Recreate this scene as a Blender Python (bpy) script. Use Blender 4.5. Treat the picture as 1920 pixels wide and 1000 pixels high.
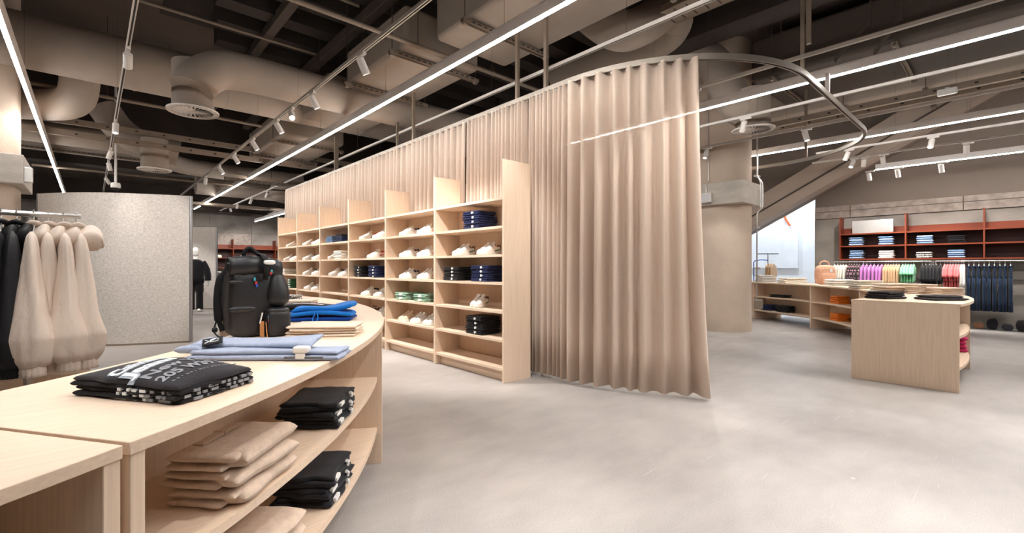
import bpy, bmesh, math, random
from mathutils import Vector, Matrix, noise as mnoise

for o in list(bpy.data.objects):
    bpy.data.objects.remove(o)
SC = bpy.context.scene
COL = SC.collection
PI = math.pi
R = math.radians

# ------------------------------------------------------------------ camera
# world X runs square to the shelving, world Y along it; the level camera looks between the two
YAW = 41.27
FPX, CX, CY, CAMZ = 857.0, 922.0, 500.0, 1.25
cam = bpy.data.cameras.new('camera')
cam.sensor_fit = 'HORIZONTAL'
cam.sensor_width = 36.0
cam.lens = FPX / 1920.0 * 36.0
cam.shift_x = (960.0 - CX) / 1920.0
cam.clip_start = 0.05
cam.clip_end = 200
camo = bpy.data.objects.new('camera', cam)
COL.objects.link(camo)
camo.location = (0, 0, CAMZ)
camo.rotation_euler = (PI / 2, 0, -R(YAW))
SC.camera = camo

# ------------------------------------------------------------------ world, exposure
wd = bpy.data.worlds.new('world')
SC.world = wd
wd.use_nodes = True
wd.node_tree.nodes['Background'].inputs[0].default_value = (1.0, 0.93, 0.86, 1)
wd.node_tree.nodes['Background'].inputs[1].default_value = 0.10
SC.view_settings.view_transform = 'Standard'
SC.view_settings.look = 'None'
SC.view_settings.gamma = 1.0
SC.view_settings.use_curve_mapping = False
SC.view_settings.exposure = 0.70
SPOT_W = 85.0        # one track spotlight
LED_STRENGTH = 55.0  # the linear lights
LED_RGB = (1.0, 0.97, 0.94)
SPOT_RGB = (1.0, 0.96, 0.925)

# ------------------------------------------------------------------ geometry helpers
SA, CA = math.sin(R(YAW)), math.cos(R(YAW))

def at(px, py, D=None, u=None, v=None, z=None):
    """a point of the place seen at a pixel, at a known depth or on a known plane"""
    s = (px - CX) / FPX
    du, dv, dz = SA + CA * s, CA - SA * s, (CY - py) / FPX
    if D is None:
        D = u / du if u is not None else v / dv if v is not None else (z - CAMZ) / dz
    return Vector((D * du, D * dv, CAMZ + D * dz))

def lerp(a, b, t):
    return a + (b - a) * t

class MB:
    def __init__(self):
        self.V, self.F = [], []
    def add(self, vs, fs):
        n = len(self.V)
        self.V += [tuple(v) for v in vs]
        self.F += [tuple(i + n for i in f) for f in fs]
        return self
    def box(self, x0, x1, y0, y1, z0, z1):
        vs = [(x, y, z) for z in (z0, z1) for y in (y0, y1) for x in (x0, x1)]
        return self.add(vs, [(0, 2, 3, 1), (4, 5, 7, 6), (0, 1, 5, 4), (2, 6, 7, 3), (0, 4, 6, 2), (1, 3, 7, 5)])
    def obox(self, c, size, m=None, rz=0):
        m = m or Matrix.Rotation(rz, 3, 'Z')
        c = Vector(c)
        vs = [c + m @ Vector((x * size[0] / 2, y * size[1] / 2, z * size[2] / 2)) for z in (-1, 1) for y in (-1, 1) for x in (-1, 1)]
        return self.add(vs, [(0, 2, 3, 1), (4, 5, 7, 6), (0, 1, 5, 4), (2, 6, 7, 3), (0, 4, 6, 2), (1, 3, 7, 5)])
    def bar(self, a, b, w, h):
        """a rectangular bar from a to b, h measured upwards"""
        a, b = Vector(a), Vector(b)
        d = (b - a).normalized()
        side = d.cross(Vector((0, 0, 1)))
        side = side.normalized() if side.length > 1e-4 else Vector((1, 0, 0))
        up = side.cross(d)
        vs = [p + side * sx * w / 2 + up * sz * h / 2 for p in (a, b) for sz in (-1, 1) for sx in (-1, 1)]
        return self.add(vs, [(0, 1, 3, 2), (4, 6, 7, 5), (0, 4, 5, 1), (2, 3, 7, 6), (0, 2, 6, 4), (1, 5, 7, 3)])
    def loft(self, rings, caps=True, close=False):
        n = len(rings[0])
        vs = [v for r in rings for v in r]
        fs = []
        for k in range(len(rings) - 1):
            for i in range(n):
                j = (i + 1) % n
                fs.append((k * n + i, k * n + j, (k + 1) * n + j, (k + 1) * n + i))
        if caps:
            fs.append(tuple(range(n - 1, -1, -1)))
            fs.append(tuple((len(rings) - 1) * n + i for i in range(n)))
        return self.add(vs, fs)
    def tube(self, pts, r, n=10, caps=True):
        pts = [Vector(p) for p in pts]
        rings = []
        t0 = (pts[1] - pts[0]).normalized()
        x = t0.orthogonal().normalized()
        for i, p in enumerate(pts):
            t = (pts[min(i + 1, len(pts) - 1)] - pts[max(i - 1, 0)]).normalized()
            x = (x - t * x.dot(t)).normalized()
            y = t.cross(x)
            rr = r[i] if isinstance(r, (list, tuple)) else r
            rings.append([p + (x * math.cos(2 * PI * k / n) + y * math.sin(2 * PI * k / n)) * rr for k in range(n)])
        return self.loft(rings, caps)
    def lathe(self, prof, c=(0, 0, 0), n=20, caps=True):
        c = Vector(c)
        return self.loft([[c + Vector((r * math.cos(2 * PI * k / n), r * math.sin(2 * PI * k / n), z)) for k in range(n)] for r, z in prof], caps)
    def prism(self, poly, z0, z1):
        n = len(poly)
        vs = [(x, y, z0) for x, y in poly] + [(x, y, z1) for x, y in poly]
        fs = [tuple(range(n - 1, -1, -1)), tuple(range(n, 2 * n))]
        fs += [(i, (i + 1) % n, n + (i + 1) % n, n + i) for i in range(n)]
        return self.add(vs, fs)
    def ringsec(self, c, r0, r1, a0, a1, z0, z1, n=24, b0=None, b1=None):
        """sector of a ring; a at the inner radius, b at the outer, degrees"""
        b0 = a0 if b0 is None else b0
        b1 = a1 if b1 is None else b1
        rings = []
        for k in range(n + 1):
            ai, ao = R(lerp(a0, a1, k / n)), R(lerp(b0, b1, k / n))
            pi_ = (c[0] + r0 * math.cos(ai), c[1] + r0 * math.sin(ai))
            po = (c[0] + r1 * math.cos(ao), c[1] + r1 * math.sin(ao))
            rings.append([(pi_[0], pi_[1], z0), (po[0], po[1], z0), (po[0], po[1], z1), (pi_[0], pi_[1], z1)])
        return self.loft(rings)
    def grid(self, P, wrap=False):
        """P[i][j] points -> quads"""
        n, m = len(P), len(P[0])
        vs = [p for row in P for p in row]
        fs = [(i * m + j, i * m + (j + 1) % m, (i + 1) * m + (j + 1) % m, (i + 1) * m + j)
              for i in range(n - 1) for j in range(m if wrap else m - 1)]
        return self.add(vs, fs)
    def xform(self, m):
        self.V = [tuple(m @ Vector(v)) for v in self.V]
        return self
    def mesh(self, name, mat, smooth=False, angle=40):
        me = bpy.data.meshes.new(name)
        me.from_pydata(self.V, [], self.F)
        me.materials.append(mat)
        if smooth:
            me.polygons.foreach_set('use_smooth', [True] * len(me.polygons))
            if angle < 180:
                me.set_sharp_from_angle(angle=R(angle))
        me.update()
        return me
    def build(self, name, mat, parent=None, smooth=False, local=False, angle=40, fix=True):
        if parent is not None and not local:
            off = Vector((0, 0, 0))
            p = parent
            while p is not None:
                off += p.location
                p = p.parent
            self.V = [(v[0] - off[0], v[1] - off[1], v[2] - off[2]) for v in self.V]
        me = self.mesh(name, mat, smooth, angle)
        if fix:
            bm = bmesh.new()
            bm.from_mesh(me)
            bmesh.ops.recalc_face_normals(bm, faces=bm.faces)
            bm.to_mesh(me)
            bm.free()
        o = bpy.data.objects.new(name, me)
        COL.objects.link(o)
        o.parent = parent
        return o

def tag(o, label=None, cat=None, group=None, kind=None):
    if label:
        o['label'] = label
    if cat:
        o['category'] = cat
    if group:
        o['group'] = group
    if kind:
        o['kind'] = kind
    return o

def thing(name, label, cat, loc=(0, 0, 0), rz=0, group=None):
    o = bpy.data.objects.new(name, None)
    o.empty_display_size = 0.05
    COL.objects.link(o)
    o.location = loc
    o.rotation_euler = (0, 0, rz)
    return tag(o, label, cat, group)

def copy_tree(src, parent=None, children=None):
    c = src.copy()
    COL.objects.link(c)
    c.parent = parent
    for ch in (children if children is not None else KIDS.get(src.name, [])):
        copy_tree(ch, c)
    return c

KIDS = {}
def remember(root):
    """children lists of a finished prototype, so that copies need no scene search"""
    def walk(o):
        KIDS[o.name] = [c for c in bpy.data.objects if c.parent is o]
        for c in KIDS[o.name]:
            walk(c)
    walk(root)
    return root

def rounded(pts, rad, n=6):
    """polyline with its inner corners rounded"""
    pts = [Vector(p) for p in pts]
    out = [pts[0]]
    for a, b, c in zip(pts, pts[1:], pts[2:]):
        r = min(rad, (a - b).length * .49, (c - b).length * .49)
        p, q = b + (a - b).normalized() * r, b + (c - b).normalized() * r
        for k in range(n + 1):
            t = k / n
            out.append(p * (1 - t) ** 2 + b * 2 * t * (1 - t) + q * t * t)
    return out + [pts[-1]]

def catmull(pts, n=6):
    pts = [Vector(p) for p in pts]
    P = [pts[0] * 2 - pts[1]] + pts + [pts[-1] * 2 - pts[-2]]
    out = []
    for i in range(1, len(P) - 2):
        for k in range(n):
            t = k / n
            a, b, c, d = P[i - 1:i + 3]
            out.append(.5 * (2 * b + (c - a) * t + (2 * a - 5 * b + 4 * c - d) * t * t + (3 * b - a - 3 * c + d) * t ** 3))
    return out + [pts[-1]]

# ------------------------------------------------------------------ materials
def lin(c):
    return tuple(((x / 255) / 12.92 if x / 255 <= .04045 else ((x / 255 + .055) / 1.055) ** 2.4) for x in c)

def mat(name, rgb, rough=.6, var=.12, scale=6, stretch=(1, 1, 1), bump=0, bscale=None, metal=0, spec=.4, sheen=0, rgb2=None, detail=4):
    m = bpy.data.materials.new(name)
    m.use_nodes = True
    nt = m.node_tree
    b = nt.nodes['Principled BSDF']
    c = lin(rgb)
    c2 = lin(rgb2) if rgb2 else tuple(x * (1 - var) for x in c)
    c1 = c if rgb2 else tuple(min(1, x * (1 + var * .5)) for x in c)
    tc = nt.nodes.new('ShaderNodeTexCoord')
    mp = nt.nodes.new('ShaderNodeMapping')
    mp.inputs['Scale'].default_value = stretch
    nt.links.new(tc.outputs['Object'], mp.inputs[0])
    nz = nt.nodes.new('ShaderNodeTexNoise')
    nz.inputs['Scale'].default_value = scale
    nz.inputs['Detail'].default_value = detail
    nt.links.new(mp.outputs[0], nz.inputs['Vector'])
    rp = nt.nodes.new('ShaderNodeValToRGB')
    rp.color_ramp.elements[0].position = .3
    rp.color_ramp.elements[1].position = .7
    rp.color_ramp.elements[0].color = (*c2, 1)
    rp.color_ramp.elements[1].color = (*c1, 1)
    nt.links.new(nz.outputs['Fac'], rp.inputs[0])
    nt.links.new(rp.outputs[0], b.inputs['Base Color'])
    b.inputs['Roughness'].default_value = rough
    b.inputs['Metallic'].default_value = metal
    b.inputs['Specular IOR Level'].default_value = spec
    if sheen:
        b.inputs['Sheen Weight'].default_value = sheen
    if bump:
        bp = nt.nodes.new('ShaderNodeBump')
        bp.inputs['Strength'].default_value = bump
        bp.inputs['Distance'].default_value = .01
        src = nz
        if bscale:
            src = nt.nodes.new('ShaderNodeTexNoise')
            src.inputs['Scale'].default_value = bscale
            src.inputs['Detail'].default_value = 6
            nt.links.new(mp.outputs[0], src.inputs['Vector'])
        nt.links.new(src.outputs['Fac'], bp.inputs['Height'])
        nt.links.new(bp.outputs[0], b.inputs['Normal'])
    return m

def emat(name, rgb, strength):
    m = bpy.data.materials.new(name)
    m.use_nodes = True
    b = m.node_tree.nodes['Principled BSDF']
    b.inputs['Base Color'].default_value = (.9, .9, .9, 1)
    b.inputs['Emission Color'].default_value = (*rgb, 1)
    b.inputs['Emission Strength'].default_value = strength
    return m

WOOD = (230, 205, 180)
M = {}
M['wood_v'] = mat('ash_wood_upright', WOOD, .5, .09, 5, (22, 22, .7), .04, 30)
M['wood_y'] = mat('ash_wood_along', WOOD, .5, .09, 5, (22, .7, 22), .04, 30)
M['wood_x'] = mat('ash_wood_across', WOOD, .5, .09, 5, (.7, 22, 22), .04, 30)
M['wood_edge'] = mat('ash_wood_edge', (233, 214, 194), .5, .06, 8, (20, 20, 2))
M['curtain_rail'] = mat('brushed_aluminium', (150, 141, 131), .42, .05, 20, (1, 1, 20), metal=.6)
M['steel'] = mat('satin_steel', (205, 203, 200), .3, .05, 30, metal=.9)
M['white_metal'] = mat('white_powder_coat', (226, 220, 214), .45, .03, 10)
M['white_paint'] = mat('white_track_paint', (238, 234, 232), .5, .02, 10)
M['dark_slot'] = mat('dark_slot', (38, 34, 32), .6, .1)
M['ceiling'] = mat('taupe_ceiling_paint', (88, 76, 68), .9, .15, 1.2, bump=.1, bscale=8)
M['ceiling_dark'] = mat('dark_taupe_paint', (56, 48, 43), .9, .2, 2.0)
M['duct'] = mat('taupe_insulated_duct', (166, 153, 141), .75, .10, 2.2, bump=.35, bscale=7)
M['duct2'] = mat('taupe_insulated_box_duct', (156, 143, 131), .75, .12, 1.6, bump=.3, bscale=5)
M['strut'] = mat('taupe_painted_steel', (132, 117, 102), .6, .1, 6)
M['strut_dark'] = mat('dark_painted_steel', (76, 66, 58), .7, .1, 6)
M['felt'] = mat('grey_beige_felt', (206, 198, 190), .95, .26, 42, (1, 1, 1.6), .2, 260, spec=.1)
M['felt_edge'] = mat('silver_edge_trim', (170, 172, 176), .35, .05, 9, metal=.8)
M['col_plaster'] = mat('beige_rough_plaster', (204, 186, 168), .9, .14, 1.6, bump=.5, bscale=22)
M['col_band'] = mat('board_marked_concrete_band', (196, 188, 178), .85, .16, 3, (1, 1, 3), .35, 20)
M['wall_plaster'] = mat('taupe_wall_plaster', (128, 116, 106), .9, .06, 1.5)
M['wall_concrete'] = mat('grey_raw_concrete', (150, 142, 134), .8, .30, 1.4, (1, 1, 1.6), .25, 12)
M['wall_rough'] = mat('rough_board_marked_concrete', (168, 155, 146), .9, .30, 7, (1, 1, 1.4), .9, 22)
M['wall_pale'] = mat('pale_painted_concrete', (222, 222, 222), .8, .14, 1.1, (1, 1, 1), .2, 9)
M['rust'] = mat('rust_orange_metal', (120, 50, 22), .5, .12, 4)
M['rust_dark'] = mat('dark_maroon_back_panel', (56, 27, 21), .6, .15, 4)
M['stair'] = mat('pale_taupe_plaster', (172, 158, 146), .9, .06, 2)
M['speaker'] = mat('pale_grey_speaker_grille', (208, 208, 210), .6, .05, 200, bump=.2, bscale=400)
M['rubber'] = mat('black_rubber', (26, 25, 26), .6, .1, 20)
M['glass_white'] = mat('white_plastic', (238, 236, 232), .35, .02, 10)
M['led'] = emat('led_diffuser', LED_RGB, LED_STRENGTH)
M['spot_lens'] = emat('spotlight_lens', (.92, .95, 1.0), 2.5)
M['orange_tube'] = mat('orange_conduit', (196, 92, 44), .5, .05)

def cloth(name, rgb, var=.12, scale=40, bump=.25, bscale=180, rough=.95, sheen=.15):
    m = mat('cloth_' + name, rgb, rough, var, scale, (1, 1, 1), bump, bscale, spec=.12, sheen=sheen)
    M[name] = m
    return m

for nm, c in dict(navy=(30, 38, 78), black=(28, 26, 29), charcoal=(48, 46, 50), jeans_black=(40, 40, 44), jeans_grey=(70, 74, 88),
                  beige_pants=(214, 192, 172), beige_shirt=(226, 206, 186), cream=(238, 228, 212), jacket=(226, 206, 186),
                  pale_blue=(164, 174, 196), royal=(24, 116, 202), royal_dark=(14, 60, 140), green=(136, 168, 146), green_dark=(56, 104, 72),
                  denim_pale=(150, 172, 200), denim_mid=(104, 130, 166), denim_dark=(25, 42, 66), orange=(236, 128, 32), lilac=(206, 130, 200),
                  mint=(146, 226, 170), coral=(240, 128, 128), tan=(206, 170, 132), pink=(236, 72, 128), red=(208, 44, 56), grey=(112, 112, 118),
                  white=(240, 236, 230), blush=(220, 170, 142), offwhite=(232, 222, 206), sand=(196, 164, 128), brown=(120, 84, 62)).items():
    cloth(nm, c)
M['jacket'] = mat('beige_nylon', (222, 205, 190), .55, .03, 6, (1.3, 1.3, .8), .9, 14, spec=.3)
M['jacket_black'] = mat('black_nylon', (24, 23, 26), .6, .03, 6, (1, 1, .4), .5, 26, spec=.3)
cloth('floral', (44, 38, 40), .1, 14)
M['floral'].node_tree.nodes['Color Ramp'].color_ramp.elements[1].color = (*lin((196, 150, 160)), 1)
M['floral'].node_tree.nodes['Color Ramp'].color_ramp.elements[0].position = .52
M['floral'].node_tree.nodes['Color Ramp'].color_ramp.elements[1].position = .60
cloth('spotted', (40, 38, 40), .1, 60)
M['spotted'].node_tree.nodes['Color Ramp'].color_ramp.elements[1].color = (*lin((236, 230, 224)), 1)
M['spotted'].node_tree.nodes['Color Ramp'].color_ramp.elements[0].position = .46
M['spotted'].node_tree.nodes['Color Ramp'].color_ramp.elements[1].position = .54
M['print_white'] = mat('white_shirt_print', (236, 240, 244), .8, .04, 30)
M['print_halo'] = mat('pale_grey_shirt_print', (176, 184, 194), .85, .25, 60)
M['print_grey'] = mat('grey_shirt_print', (150, 152, 158), .85, .25, 60)
M['tagwhite'] = mat('white_label', (236, 234, 230), .6, .03, 30)
M['shoe_white'] = mat('white_leather', (240, 236, 230), .45, .03, 10)
M['shoe_sole'] = mat('offwhite_rubber_sole', (236, 230, 220), .6, .04, 10)
M['shoe_beige'] = mat('beige_suede', (222, 198, 168), .8, .08, 20)
M['bag_black'] = mat('black_coated_canvas', (31, 31, 34), .45, .15, 9, bump=.3, bscale=10, spec=.5)
M['bag_matte'] = mat('black_webbing', (22, 22, 24), .8, .1, 40)
M['cork'] = mat('tan_leather_strip', (206, 150, 96), .6, .1, 20)
M['teal'] = mat('teal_tab', (70, 176, 190), .6, .03)
M['redtab'] = mat('red_tab', (206, 50, 60), .6, .03)
M['bluetab'] = mat('blue_tab', (40, 80, 180), .6, .03)

def curtain_mat():
    m = bpy.data.materials.new('beige_woven_curtain')
    m.use_nodes = True
    nt = m.node_tree
    b = nt.nodes['Principled BSDF']
    out = nt.nodes['Material Output']
    tc = nt.nodes.new('ShaderNodeTexCoord')
    mp = nt.nodes.new('ShaderNodeMapping')
    mp.inputs['Scale'].default_value = (1, 1, 4)
    nz = nt.nodes.new('ShaderNodeTexNoise')
    nz.inputs['Scale'].default_value = 60
    nt.links.new(tc.outputs['Object'], mp.inputs[0])
    nt.links.new(mp.outputs[0], nz.inputs['Vector'])
    rp = nt.nodes.new('ShaderNodeValToRGB')
    rp.color_ramp.elements[0].color = (*lin((221, 201, 184)), 1)
    rp.color_ramp.elements[1].color = (*lin((233, 214, 197)), 1)
    nt.links.new(nz.outputs['Fac'], rp.inputs[0])
    nt.links.new(rp.outputs[0], b.inputs['Base Color'])
    b.inputs['Roughness'].default_value = .95
    b.inputs['Specular IOR Level'].default_value = .1
    tr = nt.nodes.new('ShaderNodeBsdfTranslucent')
    nt.links.new(rp.outputs[0], tr.inputs[0])
    mx = nt.nodes.new('ShaderNodeMixShader')
    mx.inputs[0].default_value = .09
    nt.links.new(b.outputs[0], mx.inputs[1])
    nt.links.new(tr.outputs[0], mx.inputs[2])
    tp = nt.nodes.new('ShaderNodeBsdfTransparent')
    mx2 = nt.nodes.new('ShaderNodeMixShader')
    mx2.inputs[0].default_value = .10
    nt.links.new(mx.outputs[0], mx2.inputs[1])
    nt.links.new(tp.outputs[0], mx2.inputs[2])
    nt.links.new(mx2.outputs[0], out.inputs[0])
    return m
M['curtain'] = curtain_mat()

def floor_mat():
    m = bpy.data.materials.new('polished_grey_concrete')
    m.use_nodes = True
    nt = m.node_tree
    b = nt.nodes['Principled BSDF']
    tc = nt.nodes.new('ShaderNodeTexCoord')
    def nz(scale, detail=5, stretch=(1, 1, 1), rot=0):
        mp = nt.nodes.new('ShaderNodeMapping')
        mp.inputs['Scale'].default_value = stretch
        mp.inputs['Rotation'].default_value = (0, 0, rot)
        nt.links.new(tc.outputs['Object'], mp.inputs[0])
        n = nt.nodes.new('ShaderNodeTexNoise')
        n.inputs['Scale'].default_value = scale
        n.inputs['Detail'].default_value = detail
        nt.links.new(mp.outputs[0], n.inputs['Vector'])
        return n.outputs['Fac']
    def ramp(f, p0, p1, c0, c1):
        r = nt.nodes.new('ShaderNodeValToRGB')
        r.color_ramp.elements[0].position, r.color_ramp.elements[1].position = p0, p1
        r.color_ramp.elements[0].color, r.color_ramp.elements[1].color = (*c0, 1), (*c1, 1)
        nt.links.new(f, r.inputs[0])
        return r.outputs[0]
    def mix(kind, fac, a, c):
        x = nt.nodes.new('ShaderNodeMix')
        x.data_type = 'RGBA'
        x.blend_type = kind
        if isinstance(fac, float):
            x.inputs[0].default_value = fac
        else:
            nt.links.new(fac, x.inputs[0])
        nt.links.new(a, x.inputs[6])
        if isinstance(c, tuple):
            x.inputs[7].default_value = (*c, 1)
        else:
            nt.links.new(c, x.inputs[7])
        return x.outputs[2]
    base = ramp(nz(.55, 6), .35, .68, lin((160, 153, 148)), lin((190, 184, 179)))
    mid = ramp(nz(3.0, 6, (1, 2.2, 1), .5), .3, .7, (.80, .80, .80), (1, 1, 1))
    base = mix('MULTIPLY', .7, base, mid)
    fine = ramp(nz(150, 3), .32, .62, (.74, .73, .72), (1, 1, 1))
    base = mix('MULTIPLY', .8, base, fine)
    scr = ramp(nz(9, 2, (.25, 7, 1), .9), .70, .76, (0, 0, 0), (.32, .32, .32))
    base = mix('SCREEN', .4, base, scr)
    vo = nt.nodes.new('ShaderNodeTexVoronoi')
    vo.inputs['Scale'].default_value = 1.7
    nt.links.new(tc.outputs['Object'], vo.inputs['Vector'])
    sp = ramp(vo.outputs['Distance'], .022, .034, (1, 1, 1), (0, 0, 0))
    base = mix('MIX', sp, base, lin((226, 218, 208)))
    nt.links.new(base, b.inputs['Base Color'])
    rr = ramp(nz(1.3, 5), .3, .7, (.36, .36, .36), (.52, .52, .52))
    nt.links.new(rr, b.inputs['Roughness'])
    b.inputs['Specular IOR Level'].default_value = .45
    return m
M['floor'] = floor_mat()

ORD = ['first', 'second', 'third', 'fourth', 'fifth', 'sixth', 'seventh', 'eighth', 'ninth', 'tenth', 'eleventh', 'twelfth']
def bev(o, w, seg=2):
    b = o.modifiers.new('bevel', 'BEVEL')
    b.width = w
    b.segments = seg
    b.limit_method = 'ANGLE'
    return o

def struct(name, mb, m, smooth=False, parent=None):
    o = mb.build(name, m, parent, smooth)
    if parent is None:
        o['kind'] = 'structure'
    return o

CEIL = 5.6
CEILW = CEIL - .002
# undersides of what hangs below the ceiling slab: x0, x1, y0, y1, z
BELOW = [(3.30, 4.50, .2, 4.85, 4.12), (2.95, 4.15, 5.0, 6.75, 4.02), (2.95, 4.2, 7.5, 8.7, 3.98), (2.9, 4.2, 9.7, 12.3, 3.9), (8.9, 10.7, -4.5, 3.1, 4.55), (11.4, 12.6, -4, 4.5, 4.5),
         (-5, 8.2, 8.62, 9.38, 3.99), (-3, -.1, 9.0, 13, 3.64), (1.0, 5.6, 6.80, 7.32, 3.71), (2.9, 3.1, -2, 13, 4.77), (2.1, 2.3, -2, 13, 5.02), (.9, 8.5, 4.4, 9.6, 5.10), (-9, 13.8, 13.6, 14.2, 4.5), (-9, 13.8, 17.6, 18.1, 4.2),
         (7.4, 7.9, -7, 13.6, 5.0), (-1.5, 1.6, 15.0, 15.8, 4.1), (2.5, 9, 16.8, 17.4, 3.55), (-5, 1.2, 12.88, 13.4, 3.79), (1.0, 2.4, 13.4, 15.0, 3.74), (2.4, 5, 14.58, 15.02, 3.74)]
def top_at(x, y, z=3.6):
    zs = [b[4] - .005 for b in BELOW if b[0] - .02 < x < b[1] + .02 and b[2] - .1 < y < b[3] + .1 and b[4] > z]
    return min(zs + [CEILW])
# ------------------------------------------------------------------ shell
struct('floor', MB().box(-9, 16.6, -7, 22.6, -.1, 0), M['floor'])
ceil = struct('ceiling', MB().box(-9, 16.6, -7, 22.6, CEIL, CEIL + .15), M['ceiling'])
struct('wall_left', MB().box(-9.2, -9, -7, 22.6, 0, CEIL), M['wall_plaster'])
struct('wall_front', MB().box(-9, 16.6, -7.2, -7, 0, CEIL), M['wall_plaster'])
wb = struct('wall_back', MB().box(-9.2, 16.6, 22.5, 22.7, 0, CEIL), M['wall_concrete'])
for i in range(9):
    x0 = -1 + i * 1.6
    MB().box(x0 + .012, x0 + 1.588, 22.47, 22.5, 2.72, 3.5).build('concrete_panel', M['wall_concrete'], wb)
    MB().box(x0 + .012, x0 + 1.588, 22.46, 22.5, 1.9, 2.70).build('concrete_panel', M['wall_rough'] if i % 2 else M['wall_concrete'], wb)
struct('trim_1', MB().box(-9, 13.8, 21.3, 21.7, 3.5, 4.3), M['ceiling_dark'])
wr = struct('wall_right', MB().box(13.8, 14.0, -7, 3.3, 0, CEIL), M['wall_plaster'])
MB().box(13.77, 13.8, -7, 3.3, 0, 2.42).build('raw_concrete_base', M['wall_concrete'], wr)
yy = 3.3
for k, w in enumerate([.72, 1.9, 2.1, 1.9, 2.0]):
    MB().box(13.74, 13.8, yy - w + .008, yy - .008, 2.435, 2.60).build('concrete_board', M['wall_rough'], wr)
    MB().box(13.75, 13.8, yy - w + .008, yy - .008, 2.61, 2.73).build('concrete_board', M['wall_rough'], wr)
    yy -= w
# recess beyond the corner, lit by added overhead lamps standing in for daylight
wrec = struct('wall_recess', MB().box(16.2, 16.4, 3.0, 9, 0, CEIL), M['wall_pale'])
struct('wall_recess_side', MB().box(14.0, 16.2, 3.1, 3.3, 0, CEIL), M['wall_pale'])
struct('wall_recess_end', MB().box(13.4, 16.2, 9.0, 9.2, 0, CEIL), M['wall_pale'])
struct('wall_far_side', MB().box(13.4, 13.6, 9.2, 22.5, 0, CEIL), M['wall_plaster'])
bp = MB().box(16.14, 16.2, 4.3, 7.4, 1.2, 2.47).build('raised_plaster_panel', M['wall_pale'], wrec)
MB().tube(rounded([(16.15, 4.65, 4.6), (16.15, 4.65, 2.75), (16.13, 4.5, 2.5)], .1), .03, 8).build('orange_conduit', M['orange_tube'], wrec, True)
MB().tube(rounded([(16.17, 3.3, 3.5), (16.17, 4.3, 3.32), (16.17, 4.6, 3.1), (16.17, 4.66, 2.9)], .1), .012, 6).build('cable', M['dark_slot'], wrec, True)
MB().tube(rounded([(16.17, 7.6, 2.72), (16.17, 5.6, 2.78), (16.17, 4.66, 2.86)], .1), .012, 6).build('cable', M['dark_slot'], wrec, True)
# stair rising behind the counters: sloping beam with the wall above it
def vz_prism(poly, x0, x1):
    mb = MB()
    n = len(poly)
    vs = [(x0, y, z) for y, z in poly] + [(x1, y, z) for y, z in poly]
    fs = [tuple(range(n)), tuple(range(2 * n - 1, n - 1, -1))] + [(i, (i + 1) % n, n + (i + 1) % n, n + i) for i in range(n)]
    return mb.add(vs, fs)
sb = struct('stair_beam', vz_prism([(6, 1.43), (-1.5, 5.58), (-.25, 5.58), (6, 2.13)], 12.95, 13.4), M['stair'])
MB().tube([(12.93, 6, 1.72), (12.93, -1.1, 5.62)], .018, 8).build('conduit', M['strut_dark'], sb, True)
struct('wall_stair', vz_prism([(6, 1.9), (-.6, 5.59), (9, 5.59), (9, 1.9)], 13.4, 13.5), M['wall_plaster'])
struct('stair_soffit', vz_prism([(6, 1.45), (-1.45, 5.57), (-1.3, 5.58), (6, 1.55)], 13.4, 13.8), M['wall_plaster'])

def stadium(x0, x1, y0, y1, r, n=8):
    pts = []
    for cx_, cy_, a0 in ((x1 - r, y1 - r, 0), (x0 + r, y1 - r, 90), (x0 + r, y0 + r, 180), (x1 - r, y0 + r, 270)):
        pts += [(cx_ + r * math.cos(R(a0 + 90 * k / n)), cy_ + r * math.sin(R(a0 + 90 * k / n))) for k in range(n + 1)]
    return pts

def column(name, x0, x1, y0, y1, r, label):
    t = struct(name, MB().prism(stadium(x0, x1, y0, y1, r), 0, CEIL), M['col_plaster'], True)
    b = bev(MB().box(x0 - .1, x1 + .1, y0 - .06, y1 + .06, 2.43, 2.85).build('concrete_band', M['col_band'], t), .012)
    return t
cr = column('column_1', 9.05, 9.92, 3.31, 5.6, .43, '')
cl = column('column_2', -2.2, -.82, 9.4, 10.6, .35, '')
# conduit down the right column
cx_, cy_ = 9.93, 3.5
pipe = thing('conduit_pipe', 'thin grey conduit running down the beige column over its concrete band', 'pipe', (9.9, 3.3, 0))
MB().tube(rounded([(9.83, 3.30, 5.3), (9.83, 3.30, 3.0), (9.86, 3.22, 2.9), (9.86, 3.22, 2.4), (9.80, 3.30, 2.3), (9.80, 3.30, .62)], .06), .013, 8).build('pipe', M['steel'], pipe, True)
MB().tube(rounded([(9.72, 3.27, 5.3), (9.72, 3.27, 3.0), (9.75, 3.22, 2.9), (9.75, 3.22, 2.4)], .06), .012, 8).build('pipe', M['steel'], pipe, True)
bev(MB().box(9.72, 9.9, 3.22, 3.33, .42, .60).build('junction_box', M['curtain_rail'], pipe), .01)
for z in (3.9, 3.0, 2.0, 1.2):
    MB().box(9.68, 9.87, 3.26, 3.32, z, z + .03).build('pipe_clip', M['steel'], pipe)
spk = thing('wall_speaker', 'pale grey box speaker fixed to the concrete band of the beige column', 'speaker', (8.95, 3.9, 2.5))
bev(MB().box(8.86, 8.95, 3.78, 4.02, 2.48, 2.66).build('cabinet', M['white_metal'], spk), .012)
MB().box(8.852, 8.862, 3.80, 4.00, 2.495, 2.645).build('grille', M['speaker'], spk)
MB().tube(rounded([(8.93, 3.9, 2.66), (8.93, 3.9, 2.8), (9.02, 3.9, 2.9), (9.02, 3.9, 4.6)], .04), .01, 6).build('cable_conduit', M['steel'], spk, True)
dev = thing('emergency_lamp', 'small white box lamp on the concrete band of the left column', 'lamp', (-.7, 9.3, 2.5))
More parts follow.
